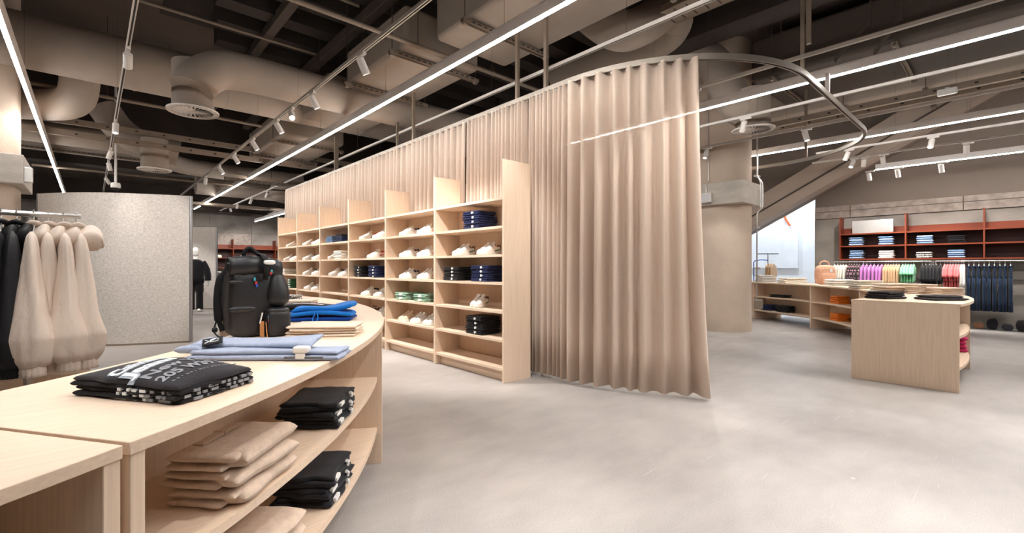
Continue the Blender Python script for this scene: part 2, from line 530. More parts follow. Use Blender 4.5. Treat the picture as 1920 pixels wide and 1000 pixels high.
bev(MB().box(-.72, -.63, 9.33, 9.45, 2.46, 2.68).build('housing', M['glass_white'], dev), .015)
MB().box(-.73, -.70, 9.35, 9.50, 2.5, 2.64).build('bracket', M['white_metal'], dev)

# ------------------------------------------------------------------ ceiling: deck ribs, beams, hangers
ribs = struct('trim_5', MB().box(.9, 8.5, 4.4, 9.6, CEIL - .03, CEIL - .001), M['ceiling_dark'])
for i in range(7):
    y = 4.6 + i * .72
    o = MB().box(.9 + .12 * i, 8.5, y, y + .3, 5.12, CEIL - .03).build('deck_rib', M['ceiling_dark'], ribs)
for i, (x, z) in enumerate([(3.0, 4.85), (2.2, 5.1)]):
    o = MB().bar((x, -2, z), (x, 13, z), .14, .16).build('ceiling_beam', M['strut_dark'])
    bev(tag(o, ['long dark steel beam beside the box duct, lower of two', 'long dark steel beam under the deck ribs, higher of two'][i], 'beam', 'dark ceiling beams'), .01)
struct('trim_2', MB().box(-9, 13.8, 13.6, 14.2, 4.5, CEIL), M['ceiling_dark'])
struct('trim_3', MB().box(-9, 13.8, 17.6, 18.1, 4.2, CEIL), M['ceiling_dark'])
struct('trim_4', MB().box(7.4, 7.9, -7, 13.6, 5.0, CEIL), M['ceiling_dark'])

def duct(label, pts, r, smoothn=6, bands=(), n=22, straight=False):
    pts = [Vector(p) for p in pts]
    path = pts if straight else catmull(pts, smoothn)
    t = thing('round_duct', label, 'duct', tuple(path[0]))
    MB().tube(path, r, n).build('duct_tube', M['duct'], t, True)
    if straight:
        L = pts[1] - pts[0]
        k = .5
        while k < L.length - .3:
            c = pts[0] + L.normalized() * k
            MB().tube([c, c + L.normalized() * .03], r + .006, n).build('tape_band', M['duct'], t, True)
            k += 1.25
    return t

# two ducts crossing the aisle, left and centre
yA, zA = 9.0, 4.37
duct('thick insulated duct crossing the ceiling high on the left', [(-5, yA, zA), (8.2, yA, zA)], .37, straight=True)
yB, zB = 7.06, 3.95
duct('insulated duct bending down to the swirl vent above the grey partition',
     [(5.6, yB, zB + .02), (4.4, yB, zB), (2.6, yB, zB), (1.75, yB, zB), (1.3, yB - .02, zB - .06), (1.03, yB - .08, zB - .3), (.98, yB - .1, zB - .42)], .25)
duct('duct stub dropping from the thick left duct and turning away', [at(150, 118, 7.25), at(149, 160, 7.3), at(140, 186, 7.35), at(112, 196, 7.5), at(60, 196, 7.75), at(-30, 192, 8.2)], .25)
duct('narrow duct bending to the small far swirl vent', [(.2, 12.3, 4.5), (.45, 12.2, 4.1), (.8, 12.1, 3.85), (1.45, 12.05, 3.72)], .27)
duct('dark far duct running low under the ceiling', [(-5, 13.1, 4.0), (.2, 13.1, 4.0), (.8, 13.3, 4.0), (1.6, 14.4, 3.96), (2.4, 14.8, 3.95), (5, 14.8, 3.95)], .22)
duct('far duct above the back red shelves', [(2.5, 17.1, 3.85), (9, 17.1, 3.85)], .3, straight=True)
duct('far short duct with a bend near the curtain end', [(7.0, 15.2, 3.9), (5.3, 15.1, 3.75), (4.7, 15.2, 3.7), (4.6, 15.6, 3.6), (6.0, 16.1, 3.6)], .28)
duct('fat duct curling in a loop above the curtain rail',
     [at(1030, -80, 6.9), at(1075, -12, 6.75), at(1120, 34, 6.65), at(1165, 58, 6.65), at(1208, 46, 6.8), at(1247, 22, 7.0), at(1264, 40, 7.25), at(1240, 72, 7.5), at(1160, 105, 8.0), at(1040, 150, 8.7)], .28)
duct('duct bending down to the swirl vent beside the beige column',
     [at(1120, 150, 9.2), at(1230, 115, 8.7), at(1300, 100, 8.3), at(1338, 118, 8.0), at(1358, 155, 7.7), at(1380, 195, 7.45), at(1405, 212, 7.35)], .27)

def vent(label, c, r):
    t = thing('swirl_vent', label, 'air vent', (c[0], c[1], c[2]))
    MB().lathe([(r * .8, .02), (r * .8, .62)], (0, 0, 0), 28).build('plenum_drum', M['duct2'], t, True, True)
    MB().lathe([(r, 0), (r, .02), (r * .93, .025), (r * .78, .006), (r * .78, 0)], (0, 0, -.02), 32, caps=False).build('rim', M['white_metal'], t, True, True)
    MB().lathe([(r * .86, 0), (r * .86, .004)], (0, 0, .012), 28).build('dark_throat', M['dark_slot'], t, True, True)
    for k in range(24):
        a = 2 * PI * k / 24
        mm = Matrix.Rotation(a, 3, 'Z') @ Matrix.Rotation(R(28), 3, 'X')
        MB().obox(Vector((math.cos(a), math.sin(a), 0)) * r * .5 + Vector((0, 0, -.008)), (r * .76, r * .085, .004), mm).build('vane', M['white_metal'], t, False, True)
    MB().lathe([(r * .12, -.02), (r * .12, 0)], (0, 0, 0), 14).build('hub', M['white_metal'], t, True, True)
    return t
vent('round white swirl vent hanging above the grey felt partition', at(362, 208, 6.05), .30)
vent('round white swirl vent, smaller and farther, over the partition', at(290, 318, 9.5), .30)
vent('round white swirl vent beside the top of the beige column', at(1412, 243, 7.3), .31)

def boxduct(label, x0, x1, y0, y1, z0, z1, struts=(), m='duct2'):
    t = thing('box_duct', label, 'duct', ((x0 + x1) / 2, y0, z0))
    bev(MB().box(x0, x1, y0, y1, z0, z1).build('duct_box', M[m], t, True), .06, 3)
    for s in struts:
        c = MB()
        c.box(x0 - .12, x1 + .12, s, s + .012, z0 - .075, z0 - .03)
        c.box(x0 - .12, x1 + .12, s + .06, s + .072, z0 - .075, z0 - .03)
        c.box(x0 - .12, x1 + .12, s, s + .072, z0 - .033, z0 - .028)
        c.build('strut_channel', M['strut'], t)
        for x in (x0 - .08, x1 + .08):
            MB().tube([(x, s + .036, z0 - .09), (x, s + .036, top_at(x, s + .036, z0 + .1) if x0 > 5 or y0 > 9 else CEILW)], .006, 6).build('threaded_rod', M['strut_dark'], t)
            MB().box(x - .025, x + .025, s + .01, s + .06, z0 - .1, z0 - .07).build('rod_nut', M['strut'], t)
        k = x0
        while k < x1:
            MB().box(k, k + .045, s - .002, s + .001, z0 - .06, z0 - .045).build('slot', M['dark_slot'], t)
            k += .09
    return t
boxduct('wide insulated box duct above the linear light, nearest', 3.30, 4.50, .2, 4.85, 4.12, 4.75, (2.3, 4.1))
boxduct('insulated box duct stepped lower behind the linear light', 2.95, 4.15, 5.0, 6.75, 4.02, 4.55, (5.15, 6.5))
boxduct('insulated box duct between the two round ducts', 2.95, 4.2, 7.5, 8.7, 3.98, 4.5, (7.6,))
boxduct('insulated box duct beyond the round ducts', 2.9, 4.2, 9.7, 12.3, 3.9, 4.5, (10.0, 11.6))
boxduct('dark deep box duct over the right counter', 8.9, 10.7, -4.5, 3.1, 4.55, 5.3, (-.6, 1.1, 2.7), 'strut_dark')  # dark colour paints in the shade on this duct's side
boxduct('box duct along the wall beyond the right counter', 11.4, 12.6, -4, 4.5, 4.5, 5.1, (-.3, 1.0, 2.2))
boxduct('box duct at the far left beyond the perforated channels', -1.5, 1.6, 15.0, 15.8, 4.1, 4.5, (15.1,))

# perforated channels and pipes
def channel(label, a, b, h=.11, w=.06, holes=.45):
    t = thing('perforated_channel', label, 'channel', tuple(a))
    a, b = Vector(a), Vector(b)
    d = (b - a).normalized()
    MB().bar(a, b, w, h).build('channel_body', M['strut'], t)
    side = d.cross(Vector((0, 0, 1))).normalized()
    if side.dot(-a) < 0:
        side = -side
    k = .2
    while k < (b - a).length and k < 16:
        c = a + d * k + side * (w / 2)
        MB().bar(c - d * .02, c + d * .02, .004, .028).build('hole', M['dark_slot'], t)
        k += holes
    return t
channel('upper perforated channel crossing the ceiling behind the partition', (-4, 11.7, 3.98), (6.2, 11.7, 3.98))
channel('lower perforated channel crossing the ceiling behind the partition', (-4, 11.55, 3.72), (6.2, 11.55, 3.72))
channel('perforated channel sloping past the sloping stair beam', (9.9, -3, 3.98), (9.9, 3.1, 3.98), .1, .08)
channel('perforated channel over the far right tracks', (10.5, -3, 4.05), (10.5, 3.1, 4.05), .09)

def tray(label, x0, x1, y0, y1, z):
    t = thing('cable_tray', label, 'cable tray', ((x0 + x1) / 2, (y0 + y1) / 2, z))
    MB().box(x0, x1, y0, y1, z, z + .004).build('tray_bed', M['strut'], t)
    along_x = (x1 - x0) > (y1 - y0)
    if along_x:
        for y in (y0, y1):
            MB().box(x0, x1, y - .006, y + .006, z, z + .09).build('side_rail', M['strut'], t)
        k = x0 + .1
        while k < x1:
            MB().box(k, k + .02, y0 + .05, y1 - .05, z - .004, z).build('slot_row', M['strut_dark'], t)
            k += .16
    else:
        for x in (x0, x1):
            MB().box(x - .006, x + .006, y0, y1, z, z + .09).build('side_rail', M['strut'], t)
        k = y0 + .1
        while k < y1:
            MB().box(x0 + .05, x1 - .05, k, k + .02, z - .004, z).build('slot_row', M['strut_dark'], t)
            k += .16
    for k in (.2, .8):
        cxy = (lerp(x0, x1, k), (y0 + y1) / 2) if along_x else ((x0 + x1) / 2, lerp(y0, y1, k))
        MB().tube([(cxy[0], cxy[1], z), (cxy[0], cxy[1], top_at(cxy[0], cxy[1], z + .1))], .006, 6).build('hanger_rod', M['strut_dark'], t)
    return t
tray('slotted cable tray near the top centre above the spotlight track', 1.3, 2.55, 3.45, 3.85, 4.55)
tray('slotted cable tray high over the curtain loop', 5.9, 6.35, -3, 3.2, 4.75)
tray('slotted cable tray at the far left behind the channels', -3.0, 2.2, 10.75, 11.1, 4.8)
tray('far cable tray above the long curtain', 2.6, 8.0, 13.0, 13.5, 3.5)
tray('far cable tray above the back red shelves', 1.0, 9.0, 18.6, 19.0, 3.4)

def pipe_run(label, pts, r, rods=(), m='strut', heads=()):
    t = thing('sprinkler_pipe', label, 'pipe', tuple(pts[0]))
    MB().tube(rounded(pts, .08), r, 10).build('pipe', M[m], t, True)
    a, b = Vector(pts[0]), Vector(pts[-1])
    for k in rods:
        p = a.lerp(b, k)
        MB().tube([p, (p.x, p.y, top_at(p.x, p.y, p.z + .06))], .005, 6).build('hanger_rod', M['strut_dark'], t)
        MB().tube([p - (b - a).normalized() * .012, p + (b - a).normalized() * .012], r + .006, 10).build('pipe_clamp', M['strut'], t)
    for k in heads:
        p = a.lerp(b, k)
        MB().lathe([(.085, 0), (.09, .008), (.02, .016)], (p.x, p.y, p.z - .1), 18).build('head_plate', M['strut'], t, True)
        MB().tube([(p.x, p.y, p.z - .16), (p.x, p.y, p.z)], .012, 8).build('head_stem', M['strut'], t)
    return t
pipe_run('long sprinkler pipe crossing under the box duct in the centre', [(-3.0, 4.925, 4.02), (7.5, 4.925, 4.02)], .026, (.25, .42, .58, .7), heads=(.62,))
pipe_run('thin sprinkler pipe high on the left crossing over the first track', [(-4, 6.2, 5.0), (2.9, 6.2, 5.0)], .024, (.5, .75))
pipe_run('thin pipe crossing below the deck ribs', [(-2, 8.0, 4.95), (3.0, 8.0, 4.95)], .024, (.6,))
pipe_run('short pipe behind the thick left duct', [(-3.5, 10.4, 4.2), (2.7, 10.4, 4.2)], .03, (.3, .6))
pipe_run('long thin pipe along the ceiling at far centre', [(-1, 14.6, 3.55), (9, 14.6, 3.55)], .03, (.2, .5))
pipe_run('pipe running beside the long dark box duct', [(8.5, -4, 4.6), (8.5, 9, 4.6)], .03, (.3, .5))
# hangers dropping to lights and rails
for i, (x, y, z0, w) in enumerate([(3.92, 6.9, 3.29, .035), (3.92, 9.4, 3.29, .035), (6.42, 1.6, 3.9, .045), (6.95, 1.8, 3.6, .04)]):
    o = MB().box(x - w / 2, x + w / 2, y - w / 2, y + w / 2, z0, top_at(x, y, z0)).build('drop_rod', M['strut'])
    tag(o, ['square drop rod behind the middle of the long curtain', 'square drop rod behind the far half of the long curtain',
            'square drop rod above the bend of the curtain rail', 'square drop rod just behind the right linear light'][i], 'rod', 'drop rods')
eb = thing('emergency_lamp', 'small white box lamp on the perforated channel at upper right', 'lamp', tuple(at(1776, 172, u=9.82)))
bev(MB().obox(at(1776, 172, u=9.82), (.06, .22, .10)).build('housing', M['glass_white'], eb), .015)
MB().obox(at(1776, 172, u=9.82) + Vector((.03, 0, .05)), (.06, .05, .04)).build('bracket', M['white_metal'], eb)
cctv = thing('dome_camera', 'white dome security camera on a drop pole above the grey partition', 'camera', at(217, 352, 9.6))
q = at(217, 352, 9.6)
MB().tube([(q.x, q.y, q.z + .1), (q.x, q.y, top_at(q.x, q.y))], .022, 10).build('drop_pole', M['white_paint'], cctv, True)
MB().lathe([(.07, .1), (.085, .06), (.085, .0), (.07, -.01)], tuple(q), 20).build('housing', M['glass_white'], cctv, True)
MB().lathe([(.068, 0), (.06, -.035), (.035, -.06), (.005, -.068)], tuple(q), 20).build('dome', M['dark_slot'], cctv, True)

# ------------------------------------------------------------------ linear lights and spotlight tracks
ZL = 3.5
def linear_light(label, x, y0, y1, zl=ZL):
    t = thing('linear_light', label, 'linear light', (x, y0, zl), group='linear ceiling lights')
    c = MB()
    c.loft([[(x - .020, y, zl + .012), (x + .020, y, zl + .012), (x + .036, y, zl + .10), (x + .036, y, zl + .115), (x - .036, y, zl + .115), (x - .036, y, zl + .10)] for y in (y0, y1)])
    c.build('housing', M['white_paint'], t)
    MB().box(x - .019, x + .019, y0, y1, zl, zl + .013).build('diffuser', M['led'], t)
    k = y0 + .5
    while k < y1:
        MB().tube([(x, k, zl + .1), (x, k, top_at(x, k, zl + .1))], .0015, 4).build('suspension_wire', M['strut_dark'], t)
        k += 2.4
    return t
linear_light('glowing linear light running past the left column', -.62, -2, 20)
linear_light('glowing linear light running the length of the shelves', 3.06, -2, 21.2)
linear_light('bright linear light crossing behind the curtain rail bend', 6.62, -4, 6.2)
linear_light('linear light running behind the beige column top', 10.17, -4, 6.0, 3.5)
linear_light('short linear light in front of the right wall', 12.6, -3, 1.93, 3.31)
linear_light('short far linear light above the back red shelves', 5.1, 16.2, 20.6, 3.1)

def aim_mat(d):
    return d.normalized().to_track_quat('-Z', 'Y').to_matrix()

def spotlight(label, x, y, z, target, watts, size=46, group='track spotlights', lamp=True):
    t = thing('track_spotlight', label, 'spotlight', (x, y, z), group=group)
    MB().box(-.018, .018, -.075, .075, -.03, 0).build('track_adapter', M['white_metal'], t, False, True)
    MB().tube([(0, .02, -.06), (0, .02, -.02)], .012, 8).build('pivot', M['white_metal'], t, True, True)
    d = Vector(target) - Vector((x, y, z - .1))
    m = aim_mat(d).to_4x4()
    m = m @ Matrix.Scale(1.22, 4)
    m.translation = Vector((0, .02, -.07))
    body = MB().lathe([(.030, .02), (.034, .016), (.034, -.115), (.031, -.115), (.028, -.092)], (0, 0, 0), 18, caps=False).xform(m).build('head', M['white_metal'], t, True, True)
    MB().lathe([(.0, .02), (.030, .02)], (0, 0, 0), 18, caps=False).xform(m).build('back_cap', M['white_metal'], t, False, True)
    MB().lathe([(.0, -.092), (.028, -.092)], (0, 0, 0), 18, caps=False).xform(m).build('lens', M['spot_lens'], t, False, True)
    if lamp:
        ld = bpy.data.lights.new('spot_lamp', 'SPOT')
        ld.energy = watts
        ld.color = SPOT_RGB
        ld.spot_size = R(size)
        ld.spot_blend = .55
        ld.shadow_soft_size = .025
        lo = bpy.data.objects.new('spot_lamp', ld)
        COL.objects.link(lo)
        lo.parent = t
        lo.matrix_local = m @ Matrix.Translation((0, 0, -.125))
    return t

def track(label, x, y0, y1, z=ZL):
    t = thing('light_track', label, 'light track', (x, y0, z), group='spotlight tracks')
    c = MB()
    c.box(x - .018, x + .018, y0, y1, z + .012, z + .036)
    c.box(x - .018, x - .008, y0, y1, z, z + .013)
    c.box(x + .008, x + .018, y0, y1, z, z + .013)
    c.build('rail', M['white_metal'], t)
    MB().box(x - .008, x + .008, y0, y1, z + .006, z + .0125).build('slot', M['dark_slot'], t)
    k = y0 + .5
    while k < y1:
        MB().tube([(x, k, z + .03), (x, k, top_at(x, k, z + .1))], .0015, 4).build('suspension_wire', M['strut_dark'], t)
        k += 2.0
    return t

def vtrack(px, x):
    s = (px - CX) / FPX
    return x / (SA + CA * s) * (CA - SA * s)

TRACKS = [
    ('spotlight track left of the first aisle, over the clothes rail', 'track over the clothes rail', .29, -2, 18),
    ('spotlight track between the left vent and the linear light', 'track in front of the shelves', 2.15, -2, 18),
    ('spotlight track just above the long curtain', 'track above the long curtain', 3.95, -2, 21.2),
    ('near spotlight track crossing above the curtain loop', 'near track above the curtain loop', 5.78, -4, 4.2),
    ('spotlight track just beyond the right linear light', 'track beyond the right linear light', 7.43, -4, 6.5),
    ('spotlight track before the sloping stair beam', 'track before the stair beam', 8.77, -4, 6),
    ('spotlight track over the far side of the right counter', 'track over the right counter', 10.94, -4, 2.6),
    ('spotlight track nearest the right clothes wall', 'track nearest the right wall', 11.9, -4, 2.9),
    ('short far spotlight track toward the back wall', 'far track toward the back wall', 5.75, 13.5, 21.2),
]
for lab, sh, x, y0, y1 in TRACKS:
    track(lab, x, y0, y1)

def spots(ti, items):
    lab, sh, x, y0, y1 = TRACKS[ti]
    for i, it in enumerate(items):
        y, tgt = it[0], it[1]
        w = it[2] if len(it) > 2 else 1.0
        size = it[3] if len(it) > 3 else 46
        spotlight('white spotlight, %s from the near end of the %s' % (ORD[i], sh), x, y, ZL, tgt, SPOT_W * w, size)

spots(0, [(.6, (.3, 1.5, .9), .45, 60), (2.2, (.5, 2.2, .9), .6, 60), (3.9, (-.2, 3.2, 1.0), .7, 50), (vtrack(240, .29), (.45, 9.25, 1.35), 2.2, 44), (vtrack(217, .29), (.2, 8.2, 0), 1.2, 60), (vtrack(208, .29), (-.6, 12.5, .4), 1.2, 40), (vtrack(204, .29), (.9, 13.0, .2), 1.2, 46), (vtrack(199, .29), (1.8, 15.5, 1.0), 1.4, 50)])
tb = [(-.4, (1.6, .4, 0), 1.0, 66), (1.0, (1.0, 1.9, .7), .8, 60), (2.4, (3.3, 4.4, .9), 1.5, 60), (vtrack(678, 2.15), (3.5, 4.6, .9), 2.2, 64), (vtrack(586, 2.15), (3.5, 5.8, .9), 2.0, 62), (vtrack(547, 2.15), (1.6, 4.0, .9), 1.2, 54),
      (vtrack(520, 2.15), (3.5, 7.0, .9), 1.9, 60), (vtrack(475, 2.15), (3.5, 8.3, .9), 1.9, 60), (vtrack(440, 2.15), (3.5, 9.6, .9), 1.8, 60), (vtrack(412, 2.15), (3.5, 10.9, .9), 1.8, 60),
      (vtrack(386, 2.15), (2.2, 14.6, 1.2), 1.0)]
spots(1, tb)
spots(2, [(-.6, (2.4, -.2, 0), 1.2, 70), (.3, (2.4, 1.6, 0), 1.2, 70), (.8, (4.2, 2.4, 1.0), .8, 70), (14.6, (3.4, 16.5, 0), 1.2, 60), (16.4, (3.2, 18.5, 0), 1.2, 60), (18.3, (4.2, 22, 1.4), 1.2, 56), (19.4, (5.0, 22, 1.4), 1.2, 56)])
spots(3, [(-1.2, (4.0, -.2, 0), 1.2, 70), (-.5, (4.4, 1.0, .3), 1.5, 70), (vtrack(1303, 5.78), (4.3, 2.8, 1.4), 1.0, 60)])
spots(4, [(-1.6, (5.4, -.6, 0), 1.1, 70), (-.8, (6.0, .5, .4), 1.4, 70), (vtrack(1398, 7.43), (9.0, 3.9, .6), .8, 50)])
spots(5, [(-.4, (7.2, .3, .5), 1.0, 60), (vtrack(1512, 8.77), (8.4, 1.5, .8), 1.2, 60), (vtrack(1327, 8.77), (7.6, 4.2, 0), 1.0, 60)])
spots(6, [(-.3, (10.5, .3, .8), 1.0, 56), (vtrack(1750, 10.94), (9.6, 1.2, .8), 1.2, 56), (vtrack(1592, 10.94), (10.9, 3.0, .8), 1.2, 56)])
spots(7, [(-.3, (13.4, -.4, 1.3), .8, 64), (vtrack(1815, 11.9), (13.4, .6, 1.3), .9, 64), (vtrack(1657, 11.9), (13.4, 1.6, 1.3), .9, 64), (vtrack(1622, 11.9), (13.4, 2.4, 1.3), .9, 64), (vtrack(1602, 11.9), (10.6, 2.8, .8), 1.0)])
spots(8, [(16.0, (5.0, 19.5, 0), 1.2, 60), (17.2, (4.6, 21.8, 1.4), 1.3, 60), (18.4, (5.6, 21.8, 1.4), 1.3, 60), (19.2, (6.6, 21.8, 1.4), 1.3, 60)])
for i, px in enumerate((1631, 1685, 1767)):
    y = vtrack(px, 12.6)
    spotlight('white spotlight under the short linear light, %s from its open end' % ORD[i], 12.6, y, 3.31, (13.5, y - .2, .9), SPOT_W * .7, 60)
# cool lamps added out of view, standing in for skylight in the recess
for i, (x, y) in enumerate([(15.0, 4.4), (15.0, 6.4)]):
    t = thing('recess_lamp', ['cool white lamp in the stair recess nearer the corner', 'cool white lamp in the stair recess farther from the corner'][i], 'lamp', (x, y, 3.6), group='recess lamps')
    t.location.z = CEIL - .05
    MB().lathe([(.16, 0), (.17, .03), (.05, .05)], (0, 0, 0), 20).build('housing', M['white_metal'], t, True, True)
    ld = bpy.data.lights.new('recess_lamp_light', 'AREA')
    ld.shape = 'DISK'
    ld.size = .3
    ld.energy = 170
    ld.color = (.74, .86, 1.0)
    lo = bpy.data.objects.new('recess_lamp_light', ld)
    COL.objects.link(lo)
    lo.parent = t
    lo.location = (0, 0, -.02)
    lo.rotation_euler = (0, R(-12), 0)

for i, (a, b) in enumerate([(at(1632, 40, 6.75), at(1566, 112, 6.9)), (at(1690, 30, 6.45), at(1640, 100, 6.6))]):
    o = MB().bar(a, b, .04, .05).build('steel_brace', M['strut_dark'])
    tag(o, ['slanted steel brace by the dark box duct, left one', 'slanted steel brace by the dark box duct, right one'][i], 'brace', 'slanted braces')
    for nm, p in (('end_plate', a), ('end_plate', b)):
        MB().obox(p, (.09, .012, .09)).build(nm, M['strut_dark'], o)
    MB().tube([a, (a.x, a.y, CEILW)], .012, 8).build('hanger_rod', M['strut_dark'], o)
# ------------------------------------------------------------------ tall shelving
SX0, SX1, SY0, BW, NB = 3.31, 3.72, 3.59, 1.30, 6
SZ = [.152 + .308 * k for k in range(7)]
T = .028
shelving = thing('shelving_unit', 'long pale ash shelving unit of six bays with tall dividers before the curtain', 'shelving', (SX0, SY0, 0))
for k in range(NB + 1):
    y = SY0 + k * BW
    bev(MB().box(SX0, SX1, y - T / 2, y + T / 2, 0, 2.40).build('divider', M['wood_v'], shelving), .0015, 1)
for k in range(NB):
    y0, y1 = SY0 + k * BW + T / 2, SY0 + (k + 1) * BW - T / 2
    MB().box(SX1 - .016, SX1 - .004, y0, y1, .07, SZ[6] + T * .0).build('back_panel', M['wood_v'], shelving)
    for j, z in enumerate(SZ):
        MB().box(SX0 + .012, SX1 - .016, y0, y1, z - T, z).build('shelf', M['wood_y'], shelving)
    MB().box(SX0 + .09, SX0 + .11, y0, y1, .0, SZ[0] - T).build('plinth_board', M['wood_y'], shelving)

# ------------------------------------------------------------------ curved counters
def ring_counter(label, c, r0, r1, a0, a1, divs, back_r, sides, loc, b0=None, b1=None, ztop=.88, end_box=None):
    t = thing('display_counter', label, 'counter', loc)
    n = max(8, int(abs(a1 - a0) / 1.5))
    tk = .028
    bev(MB().ringsec(c, r0, r1, a0, a1, ztop - tk, ztop, n, b0, b1).build('tabletop', M['wood_x'], t, True, angle=30), .0015, 1)
    def radial(a, ra, rb, th=.034, m='wood_v', z0=0, z1=ztop - tk):
        ar = R(a)
        d = Vector((math.cos(ar), math.sin(ar), 0))
        p, q = Vector((c[0], c[1], (z0 + z1) / 2)) + d * ra, Vector((c[0], c[1], (z0 + z1) / 2)) + d * rb
        return MB().bar(p, q, th, z1 - z0).build('divider', M[m], t)
    for a in divs:
        bev(radial(a, r0 + .012, r1 - .004), .0015, 1)
    if end_box:
        bev(MB().box(*end_box).build('end_panel', M['wood_v'], t), .0015, 1)
    pairs = list(zip(divs, divs[1:]))
    if end_box:
        pairs = [(a0 + 2.0, divs[0])] + pairs
    for i, (p, q) in enumerate(pairs):
        e = .018 / r1 * 180 / PI
        m = max(3, int((q - p) / 2))
        MB().ringsec(c, back_r - .009, back_r + .009, p + e, q - e, .14, ztop - tk, m).build('back_panel', M['wood_v'], t, True, angle=30)
        for z in (.55, .23):
            if 'out' in sides:
                MB().ringsec(c, back_r + .009, r1 - .035, p + e, q - e, z - tk, z, m).build('shelf', M['wood_x'], t, True, angle=30)
            if 'in' in sides:
                MB().ringsec(c, r0 + .03, back_r - .009, p + e, q - e, z - tk, z, m).build('shelf', M['wood_x'], t, True, angle=30)
    return t
LC, LR0, LR1 = (-2.6, 5.06), 3.90, 4.67
ring_counter('long curved pale ash counter carrying the black backpack', LC, LR0, LR1, -55.25, 17, [-55.0, -31, -7, 16.75], 4.2, ('out',), (.6, 2.3, 0))
ring_counter('nearest pale ash counter, empty, at the bottom left corner', LC, LR0, LR1, -84, -55.42, [-83.7, -55.65], 4.2, ('out',), (-.6, .9, 0))
RC, RR0, RR1 = (7.22, 6.24), 5.10, 5.96
ring_counter('curved pale ash counter with a broad plain end in the right background', RC, RR0, RR1, -98.9, -8, [-82, -63.5, -44, -25, -8.3], 5.49, ('out', 'in'), (6.6, .8, 0),
             b0=-97.7, b1=-8, end_box=(6.425, 6.46, .345, 1.195, 0, .852))

def pol(c, r, a):
    return Vector((c[0] + r * math.cos(R(a)), c[1] + r * math.sin(R(a)), 0))

# ------------------------------------------------------------------ felt partitions
def partition(label, pts, h, th=.05):
    pts = catmull([Vector((x, y, 0)) for x, y in pts], 10)
    t = thing('felt_partition', label, 'partition', tuple(pts[len(pts) // 2]))
    def strip(o0, o1, z0, z1):
        rings = []
        for i, p in enumerate(pts):
            d = (pts[min(i + 1, len(pts) - 1)] - pts[max(i - 1, 0)]).normalized()
            nrm = Vector((-d.y, d.x, 0))
            rings.append([tuple(p + nrm * o + Vector((0, 0, z))) for o, z in ((o0, z0), (o1, z0), (o1, z1), (o0, z1))])
        return MB().loft(rings)
    strip(-th / 2, th / 2, .03, h - .012).build('felt_board', M['felt'], t, True, angle=30)
    strip(-th / 2 - .004, th / 2 + .004, 0, .03).build('base_trim', M['strut'], t, True, angle=30)
    strip(-th / 2 - .003, th / 2 + .003, h - .012, h).build('top_trim', M['felt'], t, True, angle=30)
    for p in (pts[0], pts[-1]):
        MB().tube([p, p + Vector((0, 0, h))], th / 2 + .004, 12).build('edge_post', M['felt_edge'], t, True)
    return t
partition('large curved grey felt partition behind the clothes rail', [(-.62, 10.25), (-.2, 9.72), (.25, 9.36), (.75, 9.12), (1.24, 8.94)], 2.41)
partition('small far grey felt partition beside the dressed mannequin', [(1.4, 16.3), (2.0, 15.95), (2.45, 15.65), (2.77, 15.35)], 2.40)

# ------------------------------------------------------------------ curtain rail and curtains
TR_Z = 3.215
def track_path():
    pts = []
    y = 12.6
    while y > 3.17:
        pts.append((3.87, y))
        y -= .02
    for k in range(0, 91):
        a = R(180 + k)
        pts.append((5.62 + 1.75 * math.cos(a), 3.17 + 1.75 * math.sin(a)))
    x = 5.64
    while x < 8.35:
        pts.append((x, 1.42))
        x += .02
    for k in range(0, 91):
        a = R(270 + k)
        pts.append((8.35 + 1.75 * math.cos(a), 3.17 + 1.75 * math.sin(a)))
    y = 3.19
    while y < 9:
        pts.append((10.10, y))
        y += .02
    return pts
TP = track_path()
TS = [0.0]
for a, b in zip(TP, TP[1:]):
    TS.append(TS[-1] + math.hypot(b[0] - a[0], b[1] - a[1]))
def on_track(s):
    lo, hi = 0, len(TS) - 1
    while hi - lo > 1:
        mid = (lo + hi) // 2
        if TS[mid] <= s:
            lo = mid
        else:
            hi = mid
    f = (s - TS[lo]) / max(1e-9, TS[hi] - TS[lo])
    a, b = TP[lo], TP[hi]
    d = Vector((b[0] - a[0], b[1] - a[1], 0)).normalized()
    return Vector((lerp(a[0], b[0], f), lerp(a[1], b[1], f), 0)), d
rail = thing('curtain_rail', 'looping silver curtain rail hung from the ceiling', 'curtain rail', (3.87, 3.5, TR_Z))
for w0, w1, z0, z1, nm in ((-.022, .022, .022, .055, 'rail_body'), (-.022, -.009, 0, .022, 'rail_lip'), (.009, .022, 0, .022, 'rail_lip')):
    rings = []
    for i in range(0, len(TP), 5):
        p, d = on_track(min(TS[i] + 1e-5, TS[-1]))
        nrm = Vector((-d.y, d.x, 0))
        rings.append([tuple(p + nrm * o + Vector((0, 0, TR_Z + z))) for o, z in ((w0, z0), (w1, z0), (w1, z1), (w0, z1))])
    MB().loft(rings).build(nm, M['curtain_rail'], rail, True, angle=30)
for s in (3.2, 6.3, 8.66, 9.12, 13.0, 17.0):
    p, d = on_track(s)
    m = 'white_metal' if 12.5 < s < 14 else 'strut'
    MB().box(p.x - .02, p.x + .02, p.y - .02, p.y + .02, TR_Z + .05, top_at(p.x, p.y) if s < 12.5 or s > 14 else 3.50).build('rail_hanger', M[m], rail)

